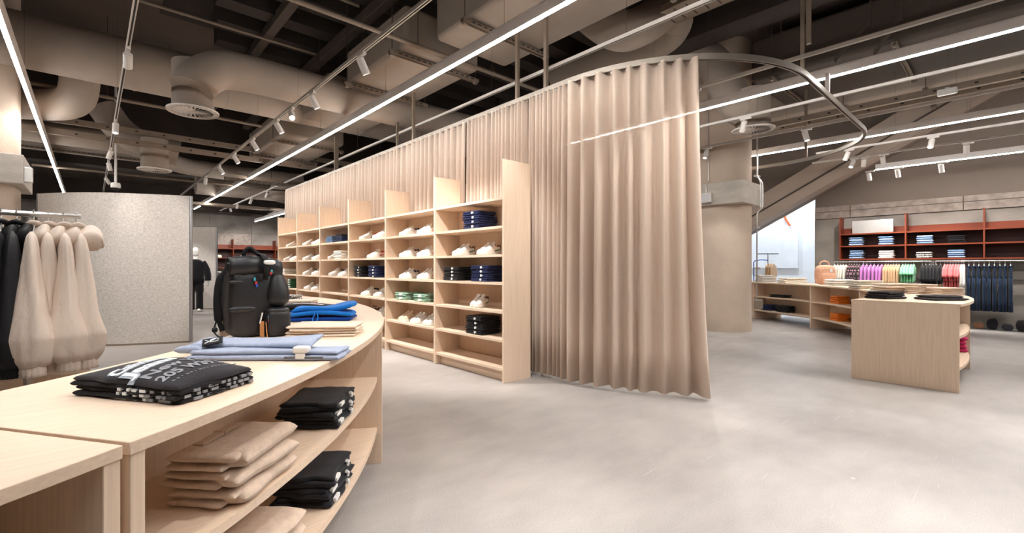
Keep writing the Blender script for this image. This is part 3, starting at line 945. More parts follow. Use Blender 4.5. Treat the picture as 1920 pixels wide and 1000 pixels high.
def curtain(label, s0, s1, lam, amp, seed, z0=.035, flare=.0, rows=7, per=12, jit=.25):
    rnd = random.Random(seed)
    n = max(12, int((s1 - s0) / lam * per))
    rowsP = []
    ph = 0
    phases = []
    lamk = lam
    knots = []
    tcur = s0
    # irregular pleats: each with its own width and depth
    while tcur < s1 + lam:
        w = lam * (1 + rnd.uniform(-jit, jit))
        knots.append((tcur, w, amp * (1 + rnd.uniform(-.3, .3)), rnd.uniform(-.4, .4), rnd.uniform(-.012, .012)))
        tcur += w
    def wave(s, h):
        for (t0, w, am, sk, lean) in knots:
            if s < t0 + w:
                x = (s - t0) / w
                c_ = math.cos(2 * PI * x + sk * math.sin(2 * PI * x) * .5)
                return am * (math.copysign(abs(c_) ** .75, c_)), lean
        return amp, 0
    for r in range(rows):
        h = r / (rows - 1)
        z = lerp(TR_Z - .0, z0, h)
        row = []
        for i in range(n + 1):
            s = lerp(s0, s1, i / n)
            p, d = on_track(s)
            nrm = Vector((-d.y, d.x, 0))
            wv, lean = wave(s, h)
            k = .72 + .34 * math.sin(min(1, h * 1.6) * PI / 2) + .06 * math.sin(3.1 * s + 5 * h)
            off = wv * k + .012 * math.sin(2.3 * s + 2.2 * h + seed) * h
            e = flare * h * h * max(0, (i / n - .75) / .25)
            row.append(p + nrm * (off * 1 - e * .8) + d * (lean * h + e * .8 + .25 * lam * .35 * math.sin(4 * PI * (s - s0) / lam) * .3) + Vector((0, 0, z + (.004 * math.sin(9 * s) if r == rows - 1 else 0))))
        rowsP.append(row)
    t = thing('curtain', label, 'curtain', tuple(on_track((s0 + s1) / 2)[0]), group='beige curtains on the rail')
    o = MB().grid(rowsP).build('curtain_fabric', M['curtain'], t, True, angle=180)
    sd = o.modifiers.new('solid', 'SOLIDIFY')
    sd.thickness = .003
    hem = [[p + Vector((0, 0, .0)) for p in rowsP[0]], [p - Vector((0, 0, .07)) for p in rowsP[0]]]
    tape = MB().grid([[p - Vector((0, 0, -.012)) for p in rowsP[0]], [p - Vector((0, 0, .0)) for p in rowsP[0]]]).build('heading_tape', M['curtain'], t, True, angle=180)
    s = s0 + lam * .5
    g = MB()
    while s < s1:
        p, d = on_track(s)
        g.box(p.x - .008, p.x + .008, p.y - .008, p.y + .008, TR_Z - .02, TR_Z + .02)
        s += lam
    g.build('gliders', M['white_metal'], t)['kind'] = 'stuff'
    return t
curtain('long beige curtain in even pleats behind the shelving', .02, 7.66, .14, .06, 1, per=12)
curtain('narrow bunched beige curtain, farther of two gathered above the nearest bay', 7.70, 8.16, .062, .055, 2, jit=.4)
curtain('bunched beige curtain gathered above the nearest shelf bay, beside the end panel', 8.20, 8.84, .066, .055, 3, jit=.4)
curtain('tightly gathered beige curtain just right of the shelving end panel', 8.87, 9.43, .062, .06, 4, jit=.45, per=14)
curtain('wide open beige curtain hanging nearest, with broad soft folds', 9.41, 10.76, .152, .066, 5, flare=.10, rows=9, per=16, jit=.16)

# ------------------------------------------------------------------ red wall shelving
def wall_shelf(label, loc, along, starts, wid, back_at, front_at, zs, ztop, upz, signed=1):
    """along: 'y' wall square to x, 'x' wall square to y"""
    t = thing('wall_shelf', label, 'wall shelf', loc)
    def bx(a0, a1, d0, d1, z0, z1, nm, m):
        if along == 'y':
            MB().box(min(d0, d1), max(d0, d1), a0, a1, z0, z1).build(nm, M[m], t)
        else:
            MB().box(a0, a1, min(d0, d1), max(d0, d1), z0, z1).build(nm, M[m], t)
    for a in starts + [starts[-1] + wid]:
        bx(a - .012, a + .012, back_at, front_at, zs[0] - .02, upz, 'upright', 'rust')
    for a in starts:
        bx(a + .012, a + wid - .012, back_at, back_at + (front_at - back_at) * .05, zs[0], zs[-1], 'back_panel', 'rust_dark')
        bx(a + .012, a + wid - .012, back_at, back_at + (front_at - back_at) * .06, zs[-1], ztop, 'upstand', 'rust')
        for z in zs:
            bx(a + .012, a + wid - .012, back_at, front_at, z - .02, z, 'shelf', 'rust')
            bx(a + .012, a + wid - .012, front_at, front_at + (front_at - back_at) * .02, z - .03, z, 'front_lip', 'rust')
    return t
RWZ = [1.43, 1.735, 2.02]
wall_shelf('rust red metal wall shelf with dark back on the right wall', (13.55, 1.0, 1.4), 'y', [-1.96, -.79, .375, 1.546], 1.165, 13.74, 13.40, RWZ, 2.16, 2.42)
wall_shelf('rust red metal wall shelf along the far back wall', (6.0, 22.2, 1.4), 'x', [1.2, 2.9, 4.6, 6.3, 8.0], 1.70, 22.44, 22.0, [1.2, 1.62, 2.02], 2.2, 2.42)
pl = MB().box(13.52, 13.56, 1.76, 2.5, 2.021, 2.32).build('silver_sign', M['steel'])
bev(tag(pl, 'silver metal panel standing on top of the red wall shelf', 'sign'), .006)
for nm, b in (('sign_foot', (13.50, 13.58, 1.8, 1.9, 2.02, 2.03)), ('sign_foot', (13.50, 13.58, 2.36, 2.46, 2.02, 2.03))):
    MB().box(*b).build(nm, M['steel'], pl, local=True)

# ------------------------------------------------------------------ clothes rails
railR = thing('clothes_rail', 'long slim steel clothes rail under the red shelf on the right wall', 'clothes rail', (13.22, 1.0, 0))
for y0, y1 in ((1.12, 2.78), (-1.3, 1.06)):
    MB().tube([(13.22, y0, 1.36), (13.22, y1, 1.36)], .012, 10).build('hanging_bar', M['steel'], railR, True)
    for y in (y0, y1):
        MB().tube([(13.22, y, .02), (13.22, y, 1.37)], .012, 8).build('post', M['steel'], railR, True)
    MB().box(13.02, 13.42, y0, y1, .0, .02).build('base_bar', M['steel'], railR)
for y in (1.12, 2.78, -1.3, 1.06):
    MB().box(13.2, 13.72, y - .01, y + .01, 1.35, 1.37).build('wall_arm', M['steel'], railR)
railB = thing('clothes_rail', 'far clothes rail under the back red shelves', 'clothes rail', (5, 21.85, 0))
MB().tube([(2.4, 21.8, 1.02), (8.6, 21.8, 1.02)], .014, 8).build('hanging_bar', M['steel'], railB, True)
for x in (2.4, 4.45, 6.5, 8.6):
    MB().tube([(x, 21.8, 0), (x, 21.8, 1.03)], .014, 8).build('post', M['steel'], railB, True)
    MB().box(x - .02, x + .02, 21.6, 22.0, 0, .02).build('foot', M['steel'], railB)
RLY = 3.36
railL = thing('clothes_rail', 'satin steel clothes rail holding the black and beige jackets', 'clothes rail', (-.28, RLY, 0))
MB().tube([(-1.5, RLY, 1.523), (-.04, RLY, 1.523)], .0135, 14).build('hanging_bar', M['steel'], railL, True)
for x in (-.245, -1.35):
    MB().tube([(x, RLY + .02, 0), (x, RLY + .02, 1.505)], .019, 14).build('post', M['steel'], railL, True)
    bev(MB().box(x - .05, x + .05, RLY - .1, RLY + .05, 0, .02).build('foot_plate', M['steel'], railL), .004)
bench = thing('wooden_plinth', 'low pale wooden plinth behind the hanging jackets', 'plinth', (-.6, 3.75, 0))
bev(MB().box(-1.7, .0, 3.52, 4.02, .64, .67).build('top_board', M['wood_x'], bench), .002, 1)
MB().box(-1.69, -.01, 3.56, 3.59, 0, .64).build('front_board', M['wood_v'], bench)
MB().box(-.04, -.01, 3.59, 4.0, 0, .64).build('side_board', M['wood_v'], bench)
MB().box(-1.69, -1.66, 3.59, 4.0, 0, .64).build('side_board', M['wood_v'], bench)

# rack in the pale recess
rk = thing('clothes_rack', 'small grey rack with hangers against the pale recess wall', 'clothes rack', (12.3, 4.3, 0))
rkp = at(1440, 512, 12.6)
MB().tube([(rkp.x, rkp.y, 0), (rkp.x, rkp.y, 1.62)], .014, 8).build('post', M['steel'], rk, True)
MB().tube([(rkp.x - .18, rkp.y + .2, 1.60), (rkp.x + .18, rkp.y - .2, 1.60)], .012, 8).build('top_bar', M['dark_slot'], rk, True)
MB().tube(rounded([(rkp.x - .24, rkp.y + .28, .05), (rkp.x - .24, rkp.y + .28, 1.4), (rkp.x - .1, rkp.y + .14, 1.44), (rkp.x, rkp.y, 1.42)], .06), .013, 8).build('side_frame', M['bluetab'], rk, True)
MB().box(rkp.x - .25, rkp.x + .25, rkp.y - .25, rkp.y + .25, 0, .03).build('base', M['steel'], rk)
# ------------------------------------------------------------------ folded garments
def slab(mb, w, d, h, z0, seed, cx=0., cy=0., nx=12, ny=10, wav=.010, p=7, lift=None, m=None):
    """soft closed slab: x across (w), y deep (d); front edge at -y"""
    o = Vector((seed * 3.17, seed * 1.31, seed * .77))
    rad = min(h * (.62 if p > 5 else 1.0), w * .3, d * .3)
    def pt(a, b, side):
        ea, eb = min(1, (1 - abs(a)) * w / 2 / rad), min(1, (1 - abs(b)) * d / 2 / rad)
        tk = math.sqrt(max(0, 1 - (1 - ea) ** 2)) * math.sqrt(max(0, 1 - (1 - eb) ** 2))
        x, y = a * w / 2, b * d / 2
        nn = mnoise.noise(Vector((x * 9, y * 9, 0)) + o)
        n2 = mnoise.noise(Vector((x * 22, y * 22, 3)) + o)
        e = mnoise.noise(Vector((x * 14, y * 14, 7)) + o)
        z = z0 + h / 2 + side * h / 2 * tk * (.86 + .14 * max(-1, min(1, 1.6 * nn + .7 * n2)) if side > 0 else 1)
        edge = max(abs(a), abs(b)) ** 4
        x2, y2 = x + e * wav * edge, y + nn * wav * edge
        if lift:
            z += lift(x / w + .5, y / d + .5)
        v = Vector((x2 + cx, y2 + cy, z))
        return m @ v if m else v
    def samples(size, n):
        r = min(.5, rad / size * 2)   # bullnose width, in units of the half size
        e = [0, .05 * r, .22 * r, .55 * r, r]
        inner = [lerp(-1 + r, 1 - r, i / n) for i in range(1, n)]
        return [-1 + q for q in e] + inner + [1 - q for q in reversed(e)]
    A, B = samples(w, max(2, nx - 5)), samples(d, max(2, ny - 5))
    mb.grid([[pt(a, b, 1) for b in B] for a in A])
    mb.grid([[pt(a, b, -1) for b in B] for a in A])
    return mb

def sheet(mb, P, th):
    """thin cloth with a top and a bottom from a grid of points"""
    mb.grid(P)
    mb.grid([[Vector(q) - Vector((0, 0, th)) for q in row] for row in P])
    edge = [P[0], [r[-1] for r in P], P[-1][::-1], [r[0] for r in P][::-1]]
    for e in edge:
        mb.grid([e, [Vector(q) - Vector((0, 0, th)) for q in e]])
    return mb

FOLD_CACHE = {}
def fold_mesh(w, d, h, mname, layers, seed, res=(10, 8)):
    key = (round(w, 3), round(d, 3), round(h, 3), mname, layers, seed, res)
    if key not in FOLD_CACHE:
        rnd = random.Random(seed * 13 + layers)
        mb = MB()
        hl = h / layers
        for k in range(layers):
            slab(mb, w * (1 - rnd.uniform(0, .05)), d * (1 - rnd.uniform(0, .06)), hl * (1.10 if k < layers - 1 else 1.0), hl * k, seed + k * 5.3,
                 rnd.uniform(-.006, .006), rnd.uniform(-.006, .006), res[0], res[1])
        FOLD_CACHE[key] = mb.mesh('folded_garment', M[mname], True, 60)
    return FOLD_CACHE[key]

PATCH = {}
def folded(name, label, cat, loc, rz, w, d, h, mname, layers=2, seed=1, group=None, patch=None, patch_name='logo_patch', res=(10, 8)):
    o = bpy.data.objects.new(name, fold_mesh(w, d, h, mname, layers, seed, res))
    COL.objects.link(o)
    o.location = loc
    o.rotation_euler = (0, 0, rz)
    tag(o, label, cat, group)
    if patch:
        px, pw, ph, pm = patch
        key = (px, pw, ph, pm, round(d, 3), round(h, 3))
        if key not in PATCH:
            PATCH[key] = MB().tube([(px, -d / 2 - .006, h * .5), (px, -d / 2 + .014, h * .5)], .5, 10).mesh(patch_name, M[pm]) if False else \
                bev_box(px - pw / 2, px + pw / 2, -d / 2 - .007, -d / 2 + .03, h * .5 - ph / 2, h * .5 + ph / 2, pm, patch_name)
        c = bpy.data.objects.new(patch_name, PATCH[key])
        COL.objects.link(c)
        c.parent = o
    return o

def bev_box(x0, x1, y0, y1, z0, z1, m, name):
    """small patch with clipped corners"""
    c = .3
    w, h = x1 - x0, z1 - z0
    pts = [(x0 + w * c, z0), (x1 - w * c, z0), (x1, z0 + h * c), (x1, z1 - h * c), (x1 - w * c, z1), (x0 + w * c, z1), (x0, z1 - h * c), (x0, z0 + h * c)]
    vs = [(x, y0, z) for x, z in pts] + [(x, y1, z) for x, z in pts]
    n = 8
    fs = [tuple(range(n)), tuple(range(2 * n - 1, n - 1, -1))] + [(i, n + i, n + (i + 1) % n, (i + 1) % n) for i in range(n)]
    return MB().add(vs, fs).mesh(name, M[m])

def stackpos(i, n):
    return 'topmost' if i == n - 1 else 'lowest' if i == 0 else ('second down' if i == n - 2 else 'third down' if i == n - 3 else 'fourth down')

def stack(name, what, where, cat, loc, rz, n, w, d, h, mname, group, seed=1, layers=2, patch=None, patch_name='logo_patch', res=(10, 8), mats=None, jit=1.0):
    rnd = random.Random(seed)
    for i in range(n):
        mm = mats[i % len(mats)] if mats else mname
        folded(name, '%s, %s %s' % (what, stackpos(i, n), where) if n > 1 else '%s %s' % (what, where), cat,
               (loc[0] + jit * rnd.uniform(-.006, .006), loc[1] + jit * rnd.uniform(-.006, .006), loc[2] + h * i + .0008 * i), rz + jit * rnd.uniform(-.05, .05), w * (1 - .06 * (jit > 1) * rnd.random()), d, h, mm, layers, seed + i % 3, group, patch, patch_name, res)

# ------------------------------------------------------------------ shoes
def interp(tab, t):
    for (a, x), (b, y) in zip(tab, tab[1:]):
        if t <= b:
            k = (t - a) / (b - a)
            k = k * k * (3 - 2 * k)
            return lerp(x, y, k)
    return tab[-1][1]
SH_W = [(0, .012), (.05, .030), (.2, .045), (.36, .046), (.58, .037), (.78, .034), (.93, .032), (1, .018)]
SH_H = [(0, .044), (.1, .060), (.22, .072), (.36, .092), (.5, .116), (.60, .130), (.72, .112), (.85, .102), (.95, .114), (1, .118)]
LEN = .27
def shoe_proto(name, upper, sole, heel, stripe, inner='tan'):
    root = thing(name, 'shoe', 'shoe')
    N = 16
    rings = []
    for i in range(N + 1):
        t = i / N
        w = interp(SH_W, t)
        rings.append([((t - .5) * LEN, s * w * 1.05, z) for s, z in ((-1, 0), (1, 0))] )
    out = [(r[0][0], r[0][1]) for r in rings] + [(r[1][0], r[1][1]) for r in reversed(rings)]
    bev(MB().prism(out, 0, .030).build('sole', M[sole], root, True, True, angle=50), .004, 1)
    ur = []
    n = 15
    for i in range(N + 1):
        t = i / N
        w, h = interp(SH_W, t) * .98, interp(SH_H, t)
        ring = []
        for k in range(n):
            a = PI * k / (n - 1)
            ca, sa = math.cos(a), math.sin(a)
            y = w * math.copysign(abs(ca) ** .75, ca)
            z = .024 + (h - .024) * sa ** .6
            x = (t - .5) * LEN
            if .62 < t < .97 and abs(ca) < .72:
                z -= .036 * (1 - (abs(ca) / .72) ** 2) * min(1, (t - .62) / .08, (.97 - t) / .06)
            ring.append((x, y * (1 - .10 * sa), z))
        ur.append(ring)
    MB().loft(ur).build('upper', M[upper], root, True, True, angle=70)
    tg = MB()
    a, b = Vector((.015, 0, .108)), Vector((.045, 0, .146))
    tg.bar(a, b, .045, .008)
    tg.build('tongue', M[upper], root, False, True)
    for k in range(4):
        t = .34 + k * .07
        x, h = (t - .5) * LEN, interp(SH_H, t)
        MB().bar((x, -.022, h - .002), (x, .022, h - .002), .009, .006).build('lace', M['shoe_white'] if upper != 'shoe_beige' else M['shoe_beige'], root, False, True)
    if heel:
        hr = []
        for t in (.93, .965, 1.0):
            w, h = interp(SH_W, t) * 1.03 + .001, interp(SH_H, t)
            hr.append([((t - .5) * LEN + .003, -w, .07), ((t - .5) * LEN + .003, w, .07), ((t - .5) * LEN + .003, w * .86, h + .003), ((t - .5) * LEN + .003, -w * .86, h + .003)])
        MB().loft(hr).build('heel_tab', M[heel], root, False, True)
    if stripe:
        for s in (-1, 1):
            P = []
            for i in range(5):
                t = .60 + .09 * i
                w = interp(SH_W, t) * 1.0 + .0035
                P.append([((t - .5) * LEN, s * w, .036 + .006 * i), ((t - .5) * LEN, s * w * .985, .05 + .005 * i)])
            MB().grid(P).build('side_stripe', M[stripe], root, False, True)
    return remember(root)

SHOES = {}
def shoe_style(key):
    if key not in SHOES:
        spec = {'plain': ('shoe_white', 'shoe_sole', None, None), 'maroon': ('shoe_white', 'shoe_sole', 'brown', 'green_dark'), 'navy': ('shoe_white', 'shoe_sole', 'navy', None),
                'orange': ('shoe_white', 'shoe_sole', None, 'coral'), 'red': ('shoe_white', 'shoe_sole', 'red', 'red'), 'black': ('shoe_white', 'shoe_sole', 'black', None),
                'beige': ('shoe_beige', 'shoe_sole', None, None), 'brown': ('brown', 'sand', None, None), 'green': ('shoe_white', 'shoe_sole', 'green_dark', None)}[key]
        SHOES[key] = [shoe_proto('sneaker' if key not in ('beige', 'brown') else 'slip_on_shoe', *spec), False]
    return SHOES[key]

SHOE_TXT = {'plain': 'plain white sneaker', 'maroon': 'white maroon-heeled sneaker', 'navy': 'white sneaker with navy heel', 'orange': 'white sneaker with orange mark',
            'red': 'white sneaker with red stripe', 'black': 'white sneaker with black heel', 'beige': 'beige slip-on shoe', 'brown': 'brown sandal', 'green': 'white sneaker with dark green heel'}
BAYTXT = ['nearest bay', 'second bay', 'third bay', 'fourth bay', 'fifth bay', 'farthest bay']
ROWTXT = ['top row', 'second row', 'third row', 'fourth row', 'fifth row', 'lowest row']

def place_shoe(key, loc, rz, label, group):
    st = shoe_style(key)
    if not st[1]:
        st[1] = True
        o = st[0]
    else:
        o = copy_tree(st[0])
    o.location = loc
    o.rotation_euler = (0, 0, rz)
    tag(o, label, 'shoe', group)

def shelf_y(px, u):
    s = (px - CX) / FPX
    D = u / (SA + CA * s)
    return D * (CA - SA * s)

def pair(bay, row, px, key, side='', one=False, rz=0.0):
    z = SZ[5 - row]
    y = shelf_y(px, 3.47)
    lo, hi = SY0 + bay * BW + .09, SY0 + (bay + 1) * BW - .16
    y = min(max(y, lo), hi)
    where = '%s%s of the %s' % ('' if not side else side + ' pair, ', ROWTXT[row], BAYTXT[bay])
    for k in range(1 if one else 2):
        lr = '' if one else ('left ' if k == 1 else 'right ')
        place_shoe(key, (3.47 + .015 * k, y + (.053 if k else -.053), z + .001), rz, '%s%s, %s' % (lr, SHOE_TXT[key], where), 'shoes on the tall shelving')

def sstack(bay, row, px, mname, n, h, w, what, side='', patch=None, pn='logo_patch', layers=2, mats=None, u=3.50, d=.30, name='folded_sweater', cat='folded clothes'):
    z = SZ[5 - row]
    y = shelf_y(px, u)
    lo, hi = SY0 + bay * BW + T / 2 + w / 2 + .012, SY0 + (bay + 1) * BW - T / 2 - w / 2 - .012
    y = min(max(y, lo), hi)
    stack(name, what, 'on the %s of the %s' % (ROWTXT[row], BAYTXT[bay]), cat, (u, y, z + .001), -PI / 2, n, w, d, h, mname, 'folded clothes on the tall shelving', seed=bay * 7 + row, patch=patch, patch_name=pn, layers=layers, mats=mats)

WP = (.04, .028, .026, 'tagwhite')
# nearest bay
sstack(0, 0, 900, 'navy', 4, .052, .30, 'navy folded sweater with white badge', patch=WP)
pair(0, 1, 868, 'maroon', 'left')
pair(0, 1, 915, 'maroon', 'right')
sstack(0, 2, 862, 'black', 4, .042, .30, 'black folded sweater with white badge', patch=WP)
sstack(0, 2, 916, 'navy', 4, .046, .30, 'navy folded polo with white badge', patch=WP)
pair(0, 3, 898, 'maroon', rz=.35)
sstack(0, 4, 905, 'black', 4, .052, .31, 'black folded jumper with white badge', patch=WP)
# second bay
for r in (0, 1, 2):
    pair(1, r, 766, 'navy')
    pair(1, r, 800, 'orange')
WG = (.02, .07, .03, 'tagwhite')
sstack(1, 3, 766, 'green', 2, .052, .30, 'sage green folded sweatshirt', patch=WG, pn='paper_band')
sstack(1, 3, 802, 'green', 2, .052, .30, 'pale sage sweatshirt nearer the end panel', patch=WG, pn='paper_band')
pair(1, 4, 764, 'beige', 'left')
pair(1, 4, 787, 'plain', 'middle')
pair(1, 4, 810, 'plain', 'right')
# third bay
pair(2, 0, 689, 'red', 'left')
pair(2, 0, 715, 'red', 'right')
pair(2, 1, 704, 'red')
sstack(2, 2, 686, 'black', 4, .046, .30, 'black folded polo with white badge', patch=WP)
sstack(2, 2, 714, 'navy', 4, .046, .30, 'navy folded sweater with white badge', patch=WP)
pair(2, 3, 692, 'black', 'left')
pair(2, 3, 716, 'black', 'right')
pair(2, 4, 698, 'brown', 'left')
pair(2, 4, 716, 'black', 'right')
# fourth bay
sstack(3, 0, 631, 'denim_mid', 3, .042, .30, 'blue-grey folded jeans', name='folded_jeans')
sstack(3, 0, 649, 'denim_dark', 3, .046, .28, 'dark navy folded jeans', mats=['denim_dark', 'navy', 'black'], name='folded_jeans')
pair(3, 1, 626, 'black', one=True)
sstack(3, 1, 646, 'white', 5, .030, .30, 'white folded t-shirt', name='folded_shirt', layers=1)
pair(3, 2, 630, 'black', 'left')
pair(3, 2, 648, 'black', 'right')
# fifth bay
for r in (0, 1, 2):
    pair(4, r, 580, 'green', 'left')
    pair(4, r, 597, 'green', 'right')
pair(4, 3, 582, 'plain', 'left')
pair(4, 3, 596, 'plain', 'right')
# farthest bay
pair(5, 0, 548, 'plain')
pair(5, 1, 543, 'plain', 'left')
pair(5, 1, 555, 'plain', 'right')
sstack(5, 2, 542, 'white', 4, .03, .28, 'white folded t-shirt', name='folded_shirt', layers=1)
pair(5, 3, 544, 'plain', one=True)
sstack(5, 3, 554, 'green_dark', 4, .05, .26, 'dark green folded sweater', patch=WG, pn='paper_band')

# ------------------------------------------------------------------ clothes on the near curved counter
CAMRZ = -R(YAW)
def lab_obj(mb, name, m, parent, smooth=True, angle=60):
    return mb.build(name, M[m], parent, smooth, True, angle)

# printed black t-shirts, four in a stack
A_, B_, C_ = Vector((.175, 1.456, 0)), Vector((-.015, 1.793, 0)), Vector((.388, 1.595, 0))
ex, ey = (C_ - A_), (B_ - A_)
TW, TD = ex.length, ey.length
trz = math.atan2(ex.y, ex.x)
tc = A_ + ex / 2 + Vector((-math.sin(trz), math.cos(trz), 0)) * TD / 2
def tee_h(fx, fy):
    """extra height of the pile over its footprint: low front edge, puffed middle and back"""
    bx = math.sin(PI * min(1, max(0, fx))) ** .6
    return .037 * bx * math.sin(PI * min(1, max(0, fy)) ** .8) ** .7 + .006 * fy
for i in range(4):
    t = thing('folded_t_shirt', 'black folded t-shirt with pale lettering, %s on the near counter' % stackpos(i, 4), 'folded clothes', (tc.x, tc.y, .8805 + .0115 * i), trz + (.03, -.025, .02, 0)[i], group='printed black t-shirts')
    k = (i + 1) / 4
    mb = slab(MB(), TW, TD, .0135, 0, 20 + i, nx=30, ny=30, p=14, wav=.012, lift=lambda fx, fy: tee_h(fx, fy) * k)
    lab_obj(mb, 'shirt_body', 'charcoal' if i == 3 else 'black', t)
    if i < 3:
        rr = random.Random(i)
        for q in range(9):
            x = -TW / 2 + .03 + q * (TW - .06) / 8 + rr.uniform(-.01, .01)
            lab_obj(MB().box(x, x + rr.uniform(.008, .02), -TD / 2 - .003, -TD / 2 + .012, .003, .0105), 'print_edge', 'print_grey', t, False)
        for q in range(7):
            y = -TD / 2 + .03 + q * .03 + rr.uniform(-.008, .008)
            lab_obj(MB().box(-TW / 2 - .003, -TW / 2 + .012, y, y + rr.uniform(.008, .022), .003, .0105), 'print_edge', 'print_white' if q > 2 else 'print_grey', t, False)
    else:
        top = t
def text_mesh(body, size, name, m, parent, x, y, offset=0.0, zoff=.0022, space=1.0, xs=1.0, place=None):
    cu = bpy.data.curves.new('lettering', 'FONT')
    cu.body = body
    cu.size = size
    cu.offset = offset
    cu.space_character = space
    cu.resolution_u = 3
    to = bpy.data.objects.new('lettering', cu)
    COL.objects.link(to)
    dg = bpy.context.evaluated_depsgraph_get()
    me = bpy.data.meshes.new_from_object(to.evaluated_get(dg))
    bpy.data.objects.remove(to)
    bpy.data.curves.remove(cu)
    bm = bmesh.new()
    bm.from_mesh(me)
    bmesh.ops.triangulate(bm, faces=bm.faces)
    for _ in range(2):
        long = [e for e in bm.edges if e.calc_length() > .014]
        if long:
            bmesh.ops.subdivide_edges(bm, edges=long, cuts=1)
            bmesh.ops.triangulate(bm, faces=bm.faces)
    for v in bm.verts:
        p = place(v.co.x * xs + x, v.co.y + y, zoff)
        v.co = p
    bm.to_mesh(me)
    bm.free()
    me.materials.clear()
    me.materials.append(M[m])
    o = bpy.data.objects.new(name, me)
    COL.objects.link(o)
    o.parent = parent
    return o
def on_tee(x, y, zo):
    a, b = x / (TW / 2), y / (TD / 2)
    rad = .0135 * .62
    ea, eb = min(1, max(0, (1 - abs(a)) * TW / 2 / rad)), min(1, max(0, (1 - abs(b)) * TD / 2 / rad))
    tk = math.sqrt(1 - (1 - ea) ** 2) * math.sqrt(1 - (1 - eb) ** 2)
    o_ = Vector((23 * 3.17, 23 * 1.31, 23 * .77))
    nn = mnoise.noise(Vector((x * 9, y * 9, 0)) + o_)
    n2 = mnoise.noise(Vector((x * 22, y * 22, 3)) + o_)
    return Vector((x, y, .00675 + .00675 * tk * (.86 + .14 * max(-1, min(1, 1.6 * nn + .7 * n2))) + tee_h(x / TW + .5, y / TD + .5) + zo))
for body, size, y, xs, halo in (('Calvin Klein', .060, .040, .80, True), ('Jeans', .060, -.016, 1.15, True), ('New York', .052, -.078, 1.04, False), ('205 W39 St', .046, -.128, .98, False)):
    x0 = -TW / 2 + .004
    if halo:
        text_mesh(body, size, 'lettering_glow', 'print_halo', top, x0 + .004, y, .0065, .0010, 1.0, xs, on_tee)
    text_mesh(body, size, 'lettering', 'print_white' if halo else 'print_grey', top, x0 + .004, y, .0016, .0022, 1.0, xs, on_tee)
for k in range(16):
    q = on_tee(-TW / 2 + .02 + k * .0135, -.150, .0012)
    MB().box(q.x, q.x + .010 - .003 * (k % 3), q.y, q.y + .004, q.z - .001, q.z + .001).build('fine_print_mark', M['print_grey'], top, False, True)

# pale blue sweatpants with a dark emblem
p0 = at(500, 668, z=.88)
sw = thing('folded_sweatpants', 'pale blue folded sweatpants with black emblem patch on the near counter', 'folded clothes', tuple(p0), CAMRZ)
lab_obj(slab(MB(), .60, .17, .022, 0, 31, .035, -.02, 26, 12, .014, 9), 'lower_leg', 'pale_blue', sw)
lab_obj(slab(MB(), .58, .16, .020, .020, 32, .03, -.01, 26, 12, .014, 9, lift=lambda a, b: .010 * math.sin(6 * a) * b), 'middle_fold', 'pale_blue', sw)
lab_obj(slab(MB(), .50, .13, .022, .036, 33, -.05, .035, 26, 12, .012, 9, lift=lambda a, b: .012 * (1 - a) * b + .035 * max(0, a - .55) ** 1.2 * b * 2), 'upper_leg', 'pale_blue', sw)
lab_obj(slab(MB(), .10, .16, .030, .022, 34, -.275, .0, 10, 12, .014, 6), 'waistband', 'pale_blue', sw)
pm = Matrix.Translation((-.205, -.030, .0665)) @ Matrix.Rotation(R(19), 4, 'X') @ Matrix.Rotation(R(28), 4, 'Z')
pt = lab_obj(MB().box(-.036, .036, -.03, .03, -.002, .002).xform(pm), 'emblem_patch', 'black', sw, False)
for a0, a1, rr_ in ((20, 330, .015),):
    lab_obj(MB().tube([(pm @ Vector((.008 + rr_ * math.cos(R(lerp(a0, a1, k / 12))), rr_ * math.sin(R(lerp(a0, a1, k / 12))), .004))) for k in range(13)], .0022, 6), 'emblem', 'print_white', pt)
lab_obj(MB().bar(pm @ Vector((-.026, -.016, .004)), pm @ Vector((.014, .012, .004)), .004, .003).bar(pm @ Vector((-.026, .012, .004)), pm @ Vector((-.004, -.014, .004)), .004, .003), 'emblem', 'print_white', pt, False)
tagp = lab_obj(MB().box(.150, .212, -.108, -.066, .030, .056), 'security_tag', 'glass_white', sw, False)
bev(tagp, .009, 3)
lab_obj(MB().box(.164, .200, -.108, -.10, .010, .030), 'paper_band', 'tagwhite', sw, False)
lab_obj(MB().box(.12, .27, -.1075, -.10, .010, .018), 'elastic_band', 'grey', sw, False)

# beige folded trousers
p0 = at(612, 626, z=.88)
stack('folded_trousers', 'cream beige folded trousers', 'beside the pale blue sweatpants', 'folded clothes', (p0.x, p0.y, .8805), CAMRZ + .12, 4, .36, .24, .0135, 'beige_shirt', 'cream trousers on the counter', seed=41, layers=1, res=(20, 12))
# royal blue trousers, rolled leg to the right
p0 = at(602, 600, z=.88)
bl = thing('folded_trousers', 'royal blue folded trousers with drawstring behind the cream trousers', 'folded clothes', tuple(p0), CAMRZ + .16)
lab_obj(slab(MB(), .44, .24, .028, 0, 51, 0, 0, 26, 14, .02, 8), 'lower_fold', 'royal_dark', bl)
lab_obj(slab(MB(), .43, .23, .030, .024, 52, .01, 0, 26, 14, .02, 8, lift=lambda a, b: .02 * math.sin(3 * a)), 'middle_fold', 'royal', bl)
lab_obj(slab(MB(), .40, .21, .034, .052, 53, .03, .01, 26, 14, .02, 8, lift=lambda a, b: .030 * a + .01 * math.sin(7 * a + 2 * b)), 'upper_fold', 'royal', bl)
for s in (0, .018):
    lab_obj(MB().tube(rounded([(-.02 + s, -.11, .07), (-.015 + s, -.128, .05), (-.03 + s * 2, -.13, .02), (-.02 + s, -.15, .004)], .02), .004, 6), 'drawstring', 'royal', bl)
p0 = at(558, 583, z=.88)
